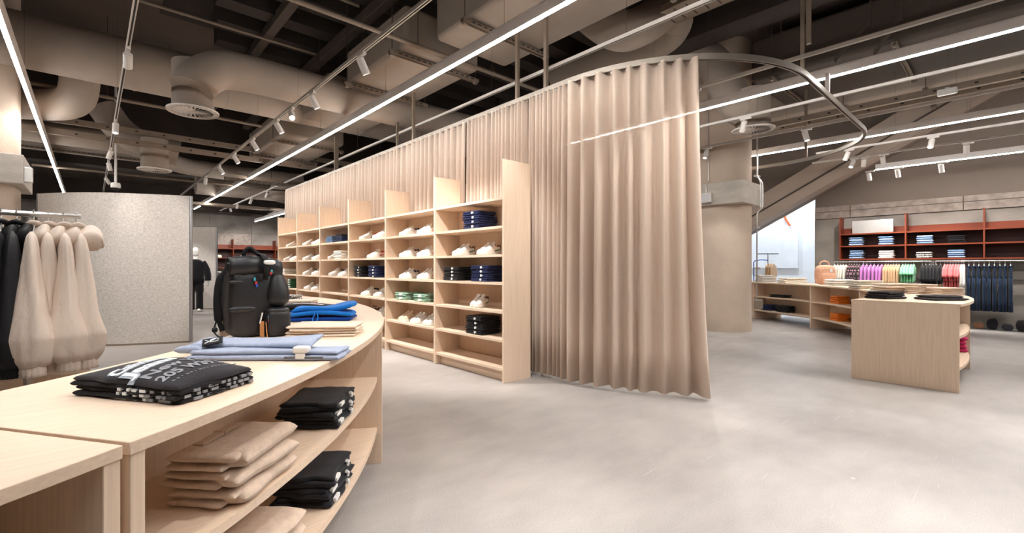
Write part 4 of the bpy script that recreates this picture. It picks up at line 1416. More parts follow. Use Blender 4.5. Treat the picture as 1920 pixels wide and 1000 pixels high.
bt = thing('folded_t_shirt', 'wide black folded t-shirt with pink and white print behind the royal blue trousers', 'folded clothes', tuple(p0), CAMRZ + .1)
lab_obj(slab(MB(), .62, .30, .02, 0, 55, 0, 0, 24, 12, .02, 10), 'lower_fold', 'charcoal', bt)
lab_obj(slab(MB(), .56, .28, .022, .018, 56, .02, 0, 24, 12, .02, 10, lift=lambda a, b: .02 * math.sin(PI * a)), 'upper_fold', 'charcoal', bt)
lab_obj(MB().grid([[(-.02 + .022 * i, -.02 - .06 * j / 3, .054 + .012 * math.sin(PI * (i / 11 + .45) * .7)) for j in range(4)] for i in range(12)]), 'print', 'print_white', bt)
lab_obj(MB().grid([[(.02 + .02 * i, -.035 - .02 * j / 3, .0565 + .012 * math.sin(PI * (i / 11 + .5) * .7)) for j in range(4)] for i in range(9)]), 'print', 'coral', bt)
p0 = at(545, 570, z=.88)
stack('folded_shirt', 'white folded shirt with dark lettering at its edge', 'behind the wide black t-shirt', 'folded clothes', (p0.x, p0.y, .8805), CAMRZ + .1, 2, .46, .26, .02, 'cream', 'white shirts on the counter', seed=57, layers=1, res=(14, 10), patch=(-.14, .09, .010, 'dark_slot'), patch_name='lettering_strip')
p0 = at(530, 563.5, z=.88)
stack('folded_shirt', 'black and white patterned folded shirt', 'at the far end of the near counter', 'folded clothes', (p0.x, p0.y, .8805), CAMRZ, 2, .36, .24, .03, 'spotted', 'patterned shirts on the counter', seed=58, layers=1)

# beige trousers and black jeans on the counter's own shelves
def ring_spot(c, r, a, z):
    p = pol(c, r, a)
    return (p.x, p.y, z)
def ang(c, x, y):
    return math.degrees(math.atan2(y - c[1], x - c[0]))
def pants_stack(where, c, r, a, z, n, w, d, h, mname, what, group, seed, tags, pocket):
    for i in range(n):
        p = ring_spot(c, r, a, z + .001 + i * h * 1.01)
        t = thing('folded_trousers', '%s, %s %s' % (what, stackpos(i, n), where), 'folded clothes', p, R(a + 90) + (.05, -.04, .07, 0)[i % 4], group=group)
        rnd = random.Random(seed + i)
        # one cloth folded over itself: two thick folds with a rolled end
        if mname.startswith('beige'):
            lab_obj(slab(MB(), w, d, h, 0, seed + i, 0, 0, 22, 16, .018, 6), 'folded_cloth', mname, t)
            lab_obj(slab(MB(), w * .36, d * .9, h * .42, h * .52, seed + i + 15, -w * .38, .012, 12, 12, .016, 6), 'upper_turn', mname, t)
        else:
            wv_ = lambda a, b: .012 * math.sin(5 * a + i) * a
            lab_obj(slab(MB(), w, d, h * .62, 0, seed + i, 0, 0, 22, 16, .022, 6), 'lower_fold', mname, t)
            lab_obj(slab(MB(), w * .96, d * .95, h * .60, h * .42, seed + i + 9, rnd.uniform(-.006, .008), .003, 22, 16, .022, 6), 'upper_fold', mname, t)
        if mname.startswith('beige'):
            lab_obj(slab(MB(), w * .30, d * .80, h * .34, h * .08, seed + i + 20, -w * .44, .03, 10, 10, .016, 6), 'trouser_leg_end', mname, t)
        if tags:
            lab_obj(MB().box(-w * .40, -w * .22, -d / 2 - .004, -d / 2 + .01, h * .35, h * .72), 'size_tag', 'tagwhite', t, False)
            P = MB().tube([(w * .10, -d / 2 - .006, h * .95), (w * .135, -d / 2 - .010, h * .7), (w * .13, -d / 2 - .007, h * .35)], .008, 8)
            lab_obj(P, 'waist_label', 'tagwhite', t)
            lab_obj(slab(MB(), w * .30, d * .9, h * .8, h * .12, seed + i + 30, w * .40, .01, 10, 12, .015, 5), 'leg_fold', 'jeans_grey', t)
        if pocket and i == n - 1:
            lab_obj(slab(MB(), w * .62, .035, .010, h * .93, seed + 40, -.01, d * .30, 14, 8, .008, 6), 'waistband', mname, t)
            lab_obj(MB().box(-.004, .008, d * .30 - .02, d * .30 + .02, h * .95, h * 1.14), 'belt_loop', mname, t, False)
    return
pants_stack('on the upper shelf of the curved counter', LC, 4.52, ang(LC, .40, 1.61), .55, 3, .30, .23, .052, 'beige_pants', 'beige folded trousers', 'beige trousers on the counter shelves', 61, False, True)
pants_stack('on the lower shelf of the curved counter', LC, 4.52, ang(LC, .44, 1.64), .23, 3, .30, .23, .05, 'beige_pants', 'beige folded trousers', 'beige trousers on the counter shelves', 65, False, False)
pants_stack('on the upper shelf of the curved counter', LC, 4.50, ang(LC, .84, 2.06), .55, 3, .30, .25, .037, 'jeans_black', 'washed black folded jeans', 'black jeans on the counter shelves', 71, True, False)
pants_stack('on the lower shelf of the curved counter', LC, 4.49, ang(LC, .82, 2.03), .23, 3, .31, .26, .042, 'jeans_black', 'washed black folded jeans', 'black jeans on the counter shelves', 75, True, False)
# ------------------------------------------------------------------ backpack on the near counter
def blob(mb, c, size, p=3.2, nu=18, nv=12, m=None, shape=None):
    """rounded box / cushion"""
    def f(t, e):
        return math.copysign(abs(t) ** (2 / e), t)
    rows = []
    for j in range(nv + 1):
        b = -PI / 2 + PI * j / nv
        row = []
        for i in range(nu):
            a = 2 * PI * i / nu
            x, y, z = f(math.cos(b), p) * f(math.cos(a), p), f(math.cos(b), p) * f(math.sin(a), p), f(math.sin(b), p)
            v = Vector((x * size[0], y * size[1], z * size[2]))
            if shape:
                v = shape(v, x, y, z)
            v = Vector(c) + v
            row.append(m @ v if m else v)
        rows.append(row)
    return mb.grid(rows, wrap=True)

bpz = at(470, 634, z=.88)
bag = thing('backpack', 'black roll-top backpack with side pouch and tan leather strips on the near counter', 'backpack', (bpz.x + .02, bpz.y + .07, .88), R(4))
def bodyshape(v, x, y, z):
    k = 1 + .05 * math.sin(3 * z) - .12 * max(0, z) + .035 * mnoise.noise(Vector((x * 2, y * 2, z * 3)))
    return Vector((v.x * k + .004 * math.sin(9 * z + 3 * x), v.y * (k + .06 * math.sin(2.2 * z + 1)) + .004 * math.sin(7 * x + 5 * z), v.z))
lab_obj(blob(MB(), (0, 0, .185), (.130, .082, .185), 5, 28, 22, shape=bodyshape), 'main_body', 'bag_black', bag, True, 180)
# rolled top: a spiral of canvas
sp = []
for i in range(28):
    a = R(-40 + i * 20)
    r = .058 - .0014 * i
    sp.append((r * math.cos(a), r * math.sin(a)))
P = [[(x, -.060 + y * .85 + .006 * math.sin(4 * x / .1), .366 + z * 1.12 + .010 * math.sin(11 * x + 1) - .16 * max(0, x + .02)) for (y, z) in sp] for x in [-.128 + .0252 * k for k in range(11)]]
rt = lab_obj(MB().grid(P), 'roll_top', 'bag_black', bag, True, 180)
rt.modifiers.new('solid', 'SOLIDIFY').thickness = .004
lab_obj(blob(MB(), (0, .012, .372), (.112, .055, .045), 4, 20, 10), 'top_panel', 'bag_black', bag, True, 180)
lab_obj(MB().tube(catmull([(-.03, .03, .40), (-.028, .02, .445), (-.005, .01, .468), (.02, .005, .448), (.05, -.02, .42)], 5), .011, 8), 'carry_handle', 'bag_matte', bag)
# centre strap with the buckle
P = [[(x, y, z) for (y, z) in ((.0, .44), (-.06, .436), (-.118, .405), (-.122, .36), (-.095, .30))] for x in (.022, .05)]
st_ = lab_obj(MB().grid(P), 'closing_strap', 'bag_matte', bag, True, 180)
st_.modifiers.new('solid', 'SOLIDIFY').thickness = .004
lab_obj(blob(MB(), (.050, -.122, .392), (.030, .008, .012), 3, 14, 8), 'security_tag', 'glass_white', bag, True, 180)
# side pouch and its dangling weight
def pouch(v, x, y, z):
    k = 1.0 - .38 * z
    return Vector((v.x * k, v.y * k, v.z))
lab_obj(blob(MB(), (.108, -.066, .250), (.056, .050, .098), 2.4, 20, 16, shape=pouch), 'side_pouch', 'bag_black', bag, True, 180)
lab_obj(MB().tube([(.085, -.06, .345), (.10, -.07, .385), (.09, -.06, .41)], .006, 8), 'pouch_strap', 'bag_matte', bag)
# lower front pocket with flap
lab_obj(blob(MB(), (.098, -.094, .073), (.062, .048, .073), 4.0, 20, 14), 'front_pocket', 'bag_black', bag, True, 180)
lab_obj(blob(MB(), (.098, -.096, .138), (.060, .044, .014), 3, 20, 8), 'pocket_flap', 'bag_black', bag, True, 180)
lab_obj(blob(MB(), (-.06, -.074, .15), (.070, .014, .018), 2.4, 18, 8), 'seam_fold', 'bag_black', bag, True, 180)
lab_obj(blob(MB(), (-.085, -.072, .29), (.045, .014, .012), 2.2, 16, 8), 'seam_fold', 'bag_black', bag, True, 180)
lab_obj(MB().bar((.022, -.094, .002), (.020, -.100, .085), .020, .004).bar((.040, -.118, .002), (.034, -.116, .080), .020, .004), 'leather_strip', 'cork', bag, False)
lab_obj(MB().bar((.008, -.104, .075), (.020, -.106, .13), .012, .005), 'hang_tag', 'tagwhite', bag, False)
for (x, y, z, m) in ((-.012, -.088, .305, 'teal'), (-.006, -.089, .285, 'redtab'), (-.002, -.089, .272, 'bluetab'), (.062, -.105, .335, 'redtab'), (.066, -.105, .345, 'teal'), (.046, -.128, .105, 'teal'), (.046, -.128, .09, 'redtab')):
    lab_obj(MB().obox((x, y, z), (.009, .004, .016), rz=0), 'colour_tab', m, bag, False)
# shoulder straps on the left rear
for k, s in enumerate((-1, 1)):
    lab_obj(MB().tube(catmull([(-.09 + .07 * k, .07, .37), (-.122 + .07 * k, .088, .30), (-.134 + .07 * k, .092, .20), (-.130 + .07 * k, .09, .09), (-.115 + .07 * k, .08, .03)], 5), [.014] * 4 + [.022] * 12 + [.012] * 5, 10), 'shoulder_strap', 'bag_matte', bag)
lab_obj(MB().tube(catmull([(-.14, .09, .09), (-.158, .07, .035), (-.145, .02, .008), (-.12, -.02, .006)], 6), .004, 6), 'strap_tail', 'bag_matte', bag)
lab_obj(blob(MB(), (-.153, .075, .04), (.014, .012, .014), 2.4, 12, 8), 'strap_buckle', 'rubber', bag, True, 180)

# ------------------------------------------------------------------ jackets on the left rail
def hanger_parts(root, span=.2, drop=.085, m='steel'):
    hk = [(0, .0, -.07), (0, 0, -.05), (.004, 0, -.032), (.018, 0, -.014), (.021, 0, .004), (.012, 0, .019), (-.004, 0, .021), (-.018, 0, .008)]
    MB().tube(catmull(hk, 4), .003, 6).build('hanger_hook', M[m], root, True, True)
    MB().tube([(-span, 0, -drop - .055), (-.03, 0, -.075), (0, 0, -.068), (.03, 0, -.075), (span, 0, -drop - .055)], .006, 6).build('hanger_arm', M['glass_white'], root, True, True)

def fabric_ring(cx, cy, z, a, b, n, seed, amp, ph=0, tilt=0):
    out = []
    for k in range(n):
        t = 2 * PI * k / n
        w = 1 + amp * (math.sin(3 * t + seed + ph) + .6 * math.sin(5 * t + 2.1 * seed - ph)) + amp * .8 * mnoise.noise(Vector((math.cos(t) * 1.5, math.sin(t) * 1.5 + seed, z * 5)))
        out.append(Vector((cx + a * w * math.cos(t), cy + b * w * math.sin(t), z + tilt * math.cos(t))))
    return out

def jacket_proto(name, m, seed, near=0.0, hs=.03):
    root = thing(name, 'jacket', 'jacket')
    hanger_parts(root, .15)
    n = 28
    prof = [(-.075, .045, .028), (-.10, .085, .030), (-.125, .15, .032), (-.16, .185, .034), (-.25, .19, .036), (-.40, .195, .040), (-.55, .20, .045), (-.68, .195, .045), (-.715, .18, .040), (-.75, .178, .040)]
    rings = [fabric_ring(0, 0, z - .012, a, b, n, seed, .05 * min(1, -z * 2), z * 6) for z, a, b in prof]
    MB().loft(rings).build('body', M[m], root, True, True, angle=180)
    for s in (-1, 1):
        ex_ = near if s < 0 else 0
        path = [(.155, -.100), (.172 + ex_ * .2, -.130), (.19 + ex_ * .4, -.20), (.215 + ex_ * .7, -.34), (.232 + ex_, -.50), (.236 + ex_, -.61), (.232 + ex_, -.705), (.226 + ex_, -.745)]
        rad = [(.006, .004), (.026, .017), (.044, .026), (.054, .038), (.066, .055), (.080, .084), (.068, .070), (.044, .048)]
        rings = []
        fine = catmull([(x, 0, z) for x, z in path], 8)
        N_ = len(fine) - 1
        for i, p in enumerate(fine):
            f = i / N_ * (len(rad) - 1)
            j = min(int(f), len(rad) - 2)
            a, b = lerp(rad[j][0], rad[j + 1][0], f - j), lerp(rad[j][1], rad[j + 1][1], f - j)
            g = max(0, (i / N_ - .8) / .2)
            ring = []
            for k in range(36):
                t = 2 * PI * k / 36
                d = Vector((math.cos(t) * 1.2 + seed * 3, math.sin(t) * 1.2 + s, p.z * 2.2))
                w = 1 + .05 * math.sin(4 * t + seed * 2 + p.z * 3) * (1 - g) + .22 * mnoise.noise(d) + .10 * (1 - 2 * abs(mnoise.noise(Vector((d.x * 1.8, d.y * 1.8, d.z * 1.3 + t * .8))))) + .05 * mnoise.noise(d * 4) + .06 * g * math.sin(9 * t + seed)
                ring.append(Vector((s * p.x + a * w * math.cos(t), -.012 * i / N_ + b * w * math.sin(t), p.z)))
            rings.append(ring)
        slv = MB().loft(rings).build('sleeve', M[m], root, True, True, angle=180)
        e = fine[-1]
        cr_ = []
        for i, dz in enumerate((.014, -.003, -.026, -.030, -.046)):
            k = (1.0, .90, .94, .90, .96)[i]
            cr_.append([Vector((s * e.x + .046 * k * (1 + .05 * math.sin(14 * t)) * math.cos(t), -.012 +   .050 * k * (1 + .05 * math.sin(14 * t)) * math.sin(t), e.z + dz)) for t in [2 * PI * q / 42 for q in range(42)]])
        MB().loft(cr_).build('cuff', M[m], slv, True, True, angle=180)
    # hood slumped behind the neck, its rim open towards the free end of the rail
    def hood(v, x, y, z):
        return Vector((v.x * (1 + .2 * z), v.y * (1 - .25 * z) - .025 * z, v.z - .30 * abs(v.x) - .35 * max(0, -v.y) + .006 * math.sin(9 * x + seed)))
    h = blob(MB(), (-.03, -.004 - hs * .55, -.108), (.115, hs, .060), 2.3, 26, 16, shape=hood).build('hood', M[m], root, True, True, angle=180)
    MB().tube([Vector((-.03 + .085 * math.cos(t), -.006 - hs * 1.3 + .012 * math.sin(t), -.130 + .036 * math.sin(t))) for t in [2 * PI * q / 20 for q in range(21)]], .006, 8).build('hood_rim', M[m], h, True, True, angle=180)
    MB().tube([Vector((.05 * math.cos(t), -.004 + .036 * math.sin(t), -.058 + .012 * math.cos(2 * t))) for t in [2 * PI * q / 20 for q in range(21)]], .012, 8).build('collar', M[m], root, True, True, angle=180)
    P = [[(x, y, z) for z in (-.12, -.3, -.5, -.72)] for x, y in ((-.006, -.046), (.006, -.046))]
    MB().grid(P).build('zip', M['dark_slot'], root, False, True)
    return root
jk = [(-.339, 'jacket_black', 'black hooded jacket, farther left of the two on the left rail'), (-.285, 'jacket_black', 'black hooded jacket next to the beige jackets'),
      (-.223, 'jacket', 'pale beige hooded jacket, leftmost of four, nearest the black ones'), (-.169, 'jacket', 'pale beige hooded jacket, second of four on the left rail'),
      (-.111, 'jacket', 'pale beige hooded jacket, third of four on the left rail'), (-.059, 'jacket', 'pale beige hooded jacket at the free end of the left rail')]
for i, (x, m, lab) in enumerate(jk):
    o = jacket_proto('hooded_jacket', m, 1.7 * i + .4, (.03, .06, .09, .0, .05, .02)[i], (.036, .036, .038, .040, .042, .066)[i])
    tag(o, lab, 'jacket', 'hooded jackets on the left rail')
    o.location = (x, RLY, 1.523)
    o.rotation_euler = (0, 0, R((92, 90, 91, 92, 94, 97)[i]))

# ------------------------------------------------------------------ garments on the wall rails
def shirt_proto(name, m, L, wid=.21, sleeve=.3, short=True, hem=None, seed=0, lower=None):
    root = thing(name, 'shirt', 'shirt')
    hanger_parts(root, wid * .8)
    prof = [(-.07, .045, .016), (-.095, .10, .019), (-.125, wid * .9, .020), (-.17, wid, .021), (-.17 - (L - .1) * .5, wid * .98, .022), (-L - .02, wid * 1.05, .025), (-L - .07, wid * 1.04, .024)]
    rings = [fabric_ring(0, 0, z, a, b, 18, seed, .07 * min(1, -z * 2.5), z * 7) for z, a, b in prof]
    MB().loft(rings).build('body', M[m], root, True, True, angle=180)
    for s in (-1, 1):
        rings = []
        for i in range(5):
            f = i / 4
            rings.append(fabric_ring(s * (wid * .86 + (.085 if short else .05) * f), .0, -.125 - sleeve * f, .04 + .018 * f, .021 + .005 * f, 12, seed + i, .06))
        MB().loft(rings).build('sleeve', M[m], root, True, True, angle=180)
    if hem:
        rings = [fabric_ring(0, 0, z, a, b, 18, seed, .07, z * 7) for z, a, b in ((-L - .01, wid * 1.06, .027), (-L - .075, wid * 1.05, .026))]
        MB().loft(rings).build('hem', M[hem], root, True, True, angle=180)
    if lower:
        rings = [fabric_ring(0, 0, z, a, b, 18, seed + 2, .09, z * 7) for z, a, b in ((-L, wid * .75, .02), (-L - .25, wid * .85, .024))]
        MB().loft(rings).build('shorts', M[lower], root, True, True, angle=180)
    return remember(root)
def jeans_proto(name, m, L, seed=0):
    root = thing(name, 'jeans', 'jeans')
    hanger_parts(root, .15)
    rings = [fabric_ring(0, 0, z, a, b, 16, seed, .05) for z, a, b in ((-.10, .16, .018), (-.13, .175, .026), (-.30, .19, .03), (-.34, .19, .03))]
    MB().loft(rings).build('hip', M[m], root, True, True, angle=180)
    for s in (-1, 1):
        rings = [fabric_ring(s * .085, 0, z, a, b, 14, seed + s, .09, z * 8) for z, a, b in ((-.32, .1, .03), (-.5, .098, .03), (-.75, .09, .03), (-L, .095, .033))]
        MB().loft(rings).build('leg', M[m], root, True, True, angle=180)
    MB().box(-.165, .165, -.034, .034, -.118, -.10).build('waistband', M[m], root, False, True)
    return remember(root)

def hang_row(proto, n, y0, y1, x, z, what, cat, group, axis='y', seed=0, first='left'):
    rnd = random.Random(seed)
    for i in range(n):
        o = proto if i == 0 else copy_tree(proto)
        y = lerp(y0, y1, (i + .5) / n)
        if axis == 'y':
            o.location = (x, y, z)
            o.rotation_euler = (0, 0, rnd.uniform(-.05, .05))
        else:
            o.location = (y, x, z)
            o.rotation_euler = (0, 0, PI / 2 + rnd.uniform(-.10, .10))
        tag(o, '%s, %s from left of its colour' % (what, ORD[i]), cat, group)
XR = 13.22
def yr(px):
    return shelf_y(px, XR)
G_ = 'clothes on the right wall rail'
hang_row(shirt_proto('hanging_shirt', 'cream', .42, seed=1), 5, yr(1563), yr(1589), XR, 1.36, 'cream shirt on the right wall rail', 'shirt', G_, seed=1)
hang_row(shirt_proto('hanging_blouse', 'floral', .45, seed=2, short=False, sleeve=.4), 5, yr(1590), yr(1614), XR, 1.36, 'black floral blouse on the right wall rail', 'blouse', G_, seed=2)
hang_row(shirt_proto('hanging_sweatshirt', 'lilac', .45, seed=3, short=False, sleeve=.42), 6, yr(1615), yr(1657), XR, 1.36, 'lilac sweatshirt on the right wall rail', 'sweatshirt', G_, seed=3)
hang_row(shirt_proto('hanging_blouse', 'tan', .46, seed=4, short=False, sleeve=.4), 6, yr(1658), yr(1688), XR, 1.36, 'tan blouse on the right wall rail', 'blouse', G_, seed=4)
hang_row(shirt_proto('hanging_t_shirt', 'mint', .38, .23, .16, seed=5), 5, yr(1690), yr(1716), XR, 1.36, 'mint green t-shirt on the right wall rail', 't-shirt', G_, seed=5)
hang_row(shirt_proto('hanging_shirt', 'black', .46, seed=6, hem='tan'), 6, yr(1726), yr(1767), XR, 1.36, 'black shirt with tan hem on the right wall rail', 'shirt', G_, seed=6)
hang_row(shirt_proto('hanging_set', 'coral', .33, .2, .2, seed=7, lower='coral'), 6, yr(1769), yr(1800), XR, 1.36, 'coral top and shorts set on the right wall rail', 'clothes set', G_, seed=7)
hang_row(shirt_proto('hanging_shirt', 'white', .62, .18, .4, False, seed=8), 2, yr(1801), yr(1809), XR, 1.36, 'long white shirt on the right wall rail', 'shirt', G_, seed=8)
hang_row(jeans_proto('hanging_jeans', 'denim_dark', .98, seed=9), 9, yr(1812), yr(1900), XR, 1.36, 'dark blue jeans on the right wall rail', 'jeans', G_, seed=9)
# far rail
G2 = 'clothes on the far back rail'
hang_row(shirt_proto('hanging_jacket', 'red', .55, seed=11, short=False, sleeve=.45), 6, 3.5, 4.25, 21.8, 1.02, 'red jacket on the far back rail', 'jacket', G2, 'x', 11)
hang_row(shirt_proto('hanging_jacket', 'grey', .5, seed=12, short=False, sleeve=.45), 4, 4.5, 4.95, 21.8, 1.02, 'grey jacket on the far back rail', 'jacket', G2, 'x', 12)
hang_row(shirt_proto('hanging_shirt', 'lilac', .45, seed=13), 4, 4.98, 5.4, 21.8, 1.02, 'lilac shirt on the far back rail', 'shirt', G2, 'x', 13)
hang_row(shirt_proto('hanging_shirt', 'charcoal', .5, seed=14), 6, 5.45, 6.4, 21.8, 1.02, 'charcoal shirt on the far back rail', 'shirt', G2, 'x', 14)
hang_row(shirt_proto('hanging_shirt', 'pink', .45, seed=15), 5, 6.55, 7.2, 21.8, 1.02, 'pink shirt on the far back rail', 'shirt', G2, 'x', 15)
# rack in the recess: tan garments
hang_row(shirt_proto('hanging_blouse', 'tan', .5, .19, .3, False, seed=16), 3, rkp.y - .16, rkp.y + .02, rkp.x, 1.40, 'tan blouse on the small rack by the recess', 'blouse', 'blouses on the small rack', seed=16)

# ------------------------------------------------------------------ folded clothes on the red wall shelf
def wstack(px, row, n, h, mname, what, where, w=.26, mats=None, seed=1):
    y = shelf_y(px, 13.52)
    stack('folded_jeans' if 'jeans' in what else 'folded_shirt', what, where, 'folded clothes', (13.56, y, RWZ[row]), -PI / 2, n, w, .26, h, mname, 'folded clothes on the red wall shelf', seed=seed, layers=1, mats=mats)
DM = ['denim_pale', 'denim_mid', 'denim_pale', 'denim_mid']
wstack(1606, 1, 4, .050, 'denim_pale', 'pale blue folded jeans', 'upper shelf, left of the silver panel foot', mats=DM, seed=81)
wstack(1662, 1, 4, .050, 'denim_pale', 'pale blue folded jeans', 'upper shelf, left of the middle upright', mats=DM, seed=82)
wstack(1606, 0, 4, .050, 'denim_pale', 'blue folded jeans', 'lower red shelf above the cream shirts', mats=DM, seed=83)
wstack(1662, 0, 4, .045, 'white', 'white folded shirt', 'lower red shelf above the tan blouses', seed=84)
wstack(1734, 1, 4, .046, 'denim_mid', 'mid blue folded jeans', 'upper shelf, right of the middle upright', mats=DM[::-1], seed=85)
wstack(1793, 1, 4, .040, 'black', 'black folded jeans', 'upper red shelf near the right upright', seed=86)
wstack(1733, 0, 3, .045, 'spotted', 'black and white spotted folded shirt', 'lower red shelf above the black shirts', seed=87)
wstack(1793, 0, 4, .042, 'denim_mid', 'faded blue folded jeans', 'lower red shelf above the coral sets', mats=DM, seed=88)
for i, (x, z, m, lab) in enumerate([(4.1, 1.62, 'cream', 'small cream cap on the far back shelf, left'), (5.0, 1.62, 'white', 'small white cap on the far back shelf, middle'), (7.3, 1.62, 'red', 'small red cap on the far back shelf, right')]):
    c = thing('cap', lab, 'cap', (x, 22.2, z), group='caps on the far back shelf')
    blob(MB(), (0, 0, .06), (.10, .11, .07), 2.2, 16, 8).build('crown', M[m], c, True, True, angle=180)
    MB().prism([(-.08, -.08), (-.06, -.17), (0, -.2), (.06, -.17), (.08, -.08)], .01, .02).build('brim', M[m], c, False, True)

# ------------------------------------------------------------------ things on the right counter
def rtop(px, py):
    p = at(px, py, z=.88)
    return (p.x, p.y, .8805)
RZ = CAMRZ
def rstack(px, py, n, h, mname, what, where, w=.34, d=.28, seed=1, mats=None, rz=RZ, name='folded_shirt', layers=1):
    stack(name, what, where, 'folded clothes', rtop(px, py), rz, n, w, d, h, mname, 'folded clothes on the right counter', seed=seed, layers=layers, mats=mats, res=(14, 10), jit=1.0 if 'trousers' in what else 3.5)
rstack(1434, 528, 4, .04, 'white', 'white folded shirt', 'beside the beige column on the right counter', .36, seed=91)
rstack(1486, 531, 3, .04, 'cream', 'cream folded shirt', 'left of the pink backpack', .55, seed=92)
rstack(1572, 535.5, 3, .04, 'white', 'white folded t-shirt', 'right of the pink backpack', .42, seed=93)
rstack(1624, 541.5, 4, .035, 'offwhite', 'off-white folded shirt', 'in front of the lilac sweatshirts', .46, seed=94)
rstack(1672, 549, 4, .033, 'beige_shirt', 'beige folded shirt', 'in front of the tan blouses', .40, seed=95)
rstack(1726, 551, 5, .026, 'beige_pants', 'beige folded trousers', 'between the two black piles', .26, .24, seed=96, name='folded_trousers')
rstack(1773, 553, 4, .024, 'beige_shirt', 'beige folded knit', 'at the right end of the counter', .30, .24, seed=97)
rstack(1655, 548, 3, .03, 'offwhite', 'crumpled off-white folded top', 'just behind the black pile', .22, .2, seed=98)
bk = rtop(1660, 560)
for i in range(3):
    folded('folded_shirt', 'black folded shirt, %s in the left pile on the plain counter end' % stackpos(i, 3), 'folded clothes', (bk[0], bk[1], .8805 + .028 * i), RZ + .25 + .06 * i, .34 - .02 * i, .24, .028, 'black', 1, 101 + i, 'black shirts on the right counter', res=(14, 10))
bk = rtop(1764, 563)
bt2 = thing('folded_t_shirt', 'dark grey folded t-shirt lying alone on the plain counter end', 'folded clothes', bk, RZ)
lab_obj(slab(MB(), .36, .26, .030, 0, 105, nx=18, ny=12, wav=.025, p=5), 'shirt_body', 'charcoal', bt2)
lab_obj(slab(MB(), .31, .23, .030, .026, 106, nx=18, ny=12, wav=.025, p=5), 'upper_fold', 'charcoal', bt2)
for s in (-1, 1):
    lab_obj(slab(MB(), .07, .12, .022, .004, 107 + s, s * .165, -.06, 8, 8, .01, 4), 'sleeve_fold', 'charcoal', bt2)
# pink backpack
pp = rtop(1547, 533.9)
pb = thing('backpack', 'blush pink backpack standing on the right counter', 'backpack', pp, RZ)
lab_obj(blob(MB(), (0, 0, .20), (.185, .10, .20), 3.6, 24, 16), 'main_body', 'blush', pb, True, 180)
lab_obj(blob(MB(), (0, -.085, .13), (.14, .04, .115), 3.6, 20, 12), 'front_pocket', 'blush', pb, True, 180)
lab_obj(MB().tube(catmull([(-.09, .02, .38), (-.08, .02, .45), (0, .02, .48), (.08, .02, .45), (.09, .02, .38)], 5), .014, 8), 'carry_handle', 'blush', pb)
lab_obj(MB().tube([(-.16 + .32 * k / 12, -.098 - .004 * math.sin(PI * k / 12), .28 + .05 * math.sin(PI * k / 12)) for k in range(13)], .004, 6), 'zip', 'tan', pb)
lab_obj(MB().box(.02, .07, -.112, -.106, .26, .32), 'price_tag', 'tagwhite', pb, False)
# on its shelves
def shelf_stack(r, a, z, n, h, mname, what, where, w=.28, d=.22, inner=True, seed=1):
    p = pol(RC, r, a)
    stack('folded_shirt', what, where, 'folded clothes', (p.x, p.y, z + .001), R(a - 90 if inner else a + 90), n, w, d, h, mname, 'folded clothes on the right counter shelves', seed=seed, layers=1)
ao = ang(RC, 10.6, 2.12)
shelf_stack(5.30, ao, .55, 4, .036, 'orange', 'orange folded shirt', 'on the upper counter shelf', seed=111)
shelf_stack(5.30, ao, .23, 4, .034, 'orange', 'orange folded shirt', 'on the lower counter shelf', seed=112)
shelf_stack(5.30, -31.5, .55, 2, .03, 'black', 'crumpled black folded shirt', 'on the upper counter shelf by the column', .42, seed=113)
shelf_stack(5.30, -33, .23, 4, .036, 'black', 'black folded jeans', 'on the lower counter shelf, right', .34, seed=114)
shelf_stack(5.30, -28, .23, 4, .034, 'navy', 'navy folded jeans', 'on the lower counter shelf, by the column', .32, seed=115)
shelf_stack(5.80, -83.6, .23, 4, .045, 'pink', 'bright pink folded shirt', 'on the low shelf behind the plain end', .24, .24, False, seed=116)
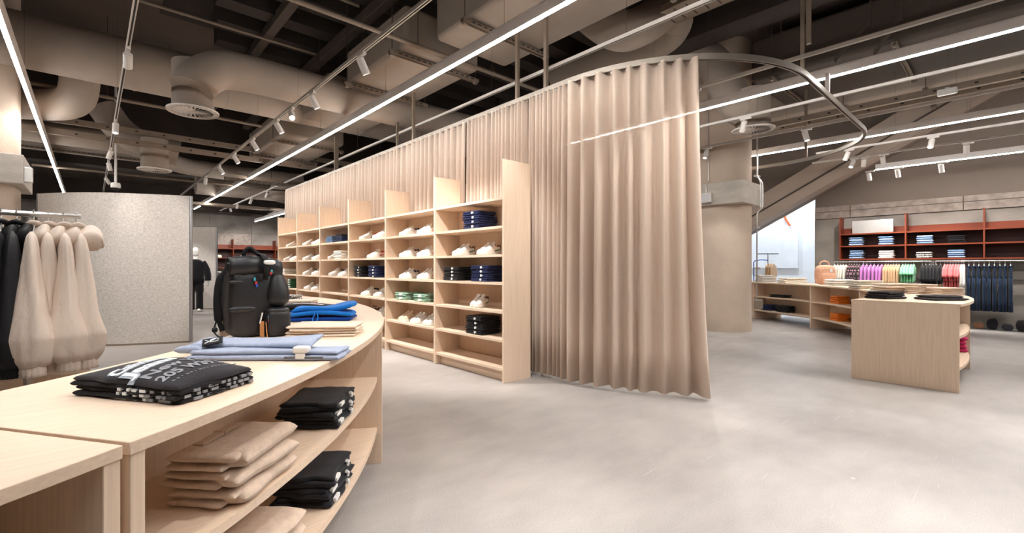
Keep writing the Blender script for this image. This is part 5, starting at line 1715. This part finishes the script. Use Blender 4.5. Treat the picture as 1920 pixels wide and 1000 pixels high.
for i in range(4):
    o = folded('shoe_box', 'dark box on the floor under the jeans, %s from the left' % ORD[i], 'box', (13.3, .45 - .19 * i, .021), 0, .26, .16, .12 + .1 * (i % 2), ['brown', 'black', 'charcoal', 'black'][i], 1, 120 + i, 'dark boxes under the jeans')

# ------------------------------------------------------------------ mannequin behind the partition
mq = thing('mannequin', 'white headed mannequin in black clothes behind the grey partition', 'mannequin', (2.18, 14.9, 0), R(-20))
def ell(c, a, b, n=16):
    return [Vector((c[0] + a * math.cos(2 * PI * k / n), c[1] + b * math.sin(2 * PI * k / n), c[2])) for k in range(n)]
MB().loft([ell((0, 0, z), a, b) for z, a, b in ((1.52, .02, .02), (1.54, .055, .07), (1.60, .075, .09), (1.68, .08, .098), (1.74, .07, .088), (1.78, .03, .04))]).build('head', M['glass_white'], mq, True, True, angle=180)
MB().loft([ell((0, 0, z), a, b) for z, a, b in ((1.40, .065, .065), (1.54, .05, .055))]).build('neck', M['glass_white'], mq, True, True)
MB().loft([ell((0, 0, z), a, b) for z, a, b in ((1.45, .07, .07), (1.41, .15, .10), (1.34, .205, .12), (1.15, .20, .13), (.95, .20, .13), (.80, .215, .14))]).build('black_top', M['black'], mq, True, True, angle=180)
for s in (-1, 1):
    sl = MB().tube(catmull([(s * .17, 0, 1.38), (s * .25, 0, 1.22), (s * .29, -.01, 1.02), (s * .30, -.03, .86)], 4), [.075] * 5 + [.085] * 5 + [.08] * 3, 12).build('sleeve', M['black'], mq, True, True, angle=180)
    MB().loft([ell((s * .30, -.035, z), a, b, 10) for z, a, b in ((.88, .035, .035), (.80, .032, .038), (.70, .02, .03))]).build('hand', M['glass_white'], sl, True, True, angle=180)
    MB().tube(catmull([(s * .09, 0, .84), (s * .10, -.01, .5), (s * .10, 0, .06)], 4), [.10] * 4 + [.085] * 5, 12).build('trouser_leg', M['black'], mq, True, True, angle=180)
    blob(MB(), (s * .10, -.05, .05), (.045, .12, .04), 2.6, 14, 8).build('foot', M['glass_white'], mq, True, True, angle=180)
MB().lathe([(.19, 0), (.19, .012)], (0, 0, 0), 24).build('base_plate', M['steel'], mq, True, True)
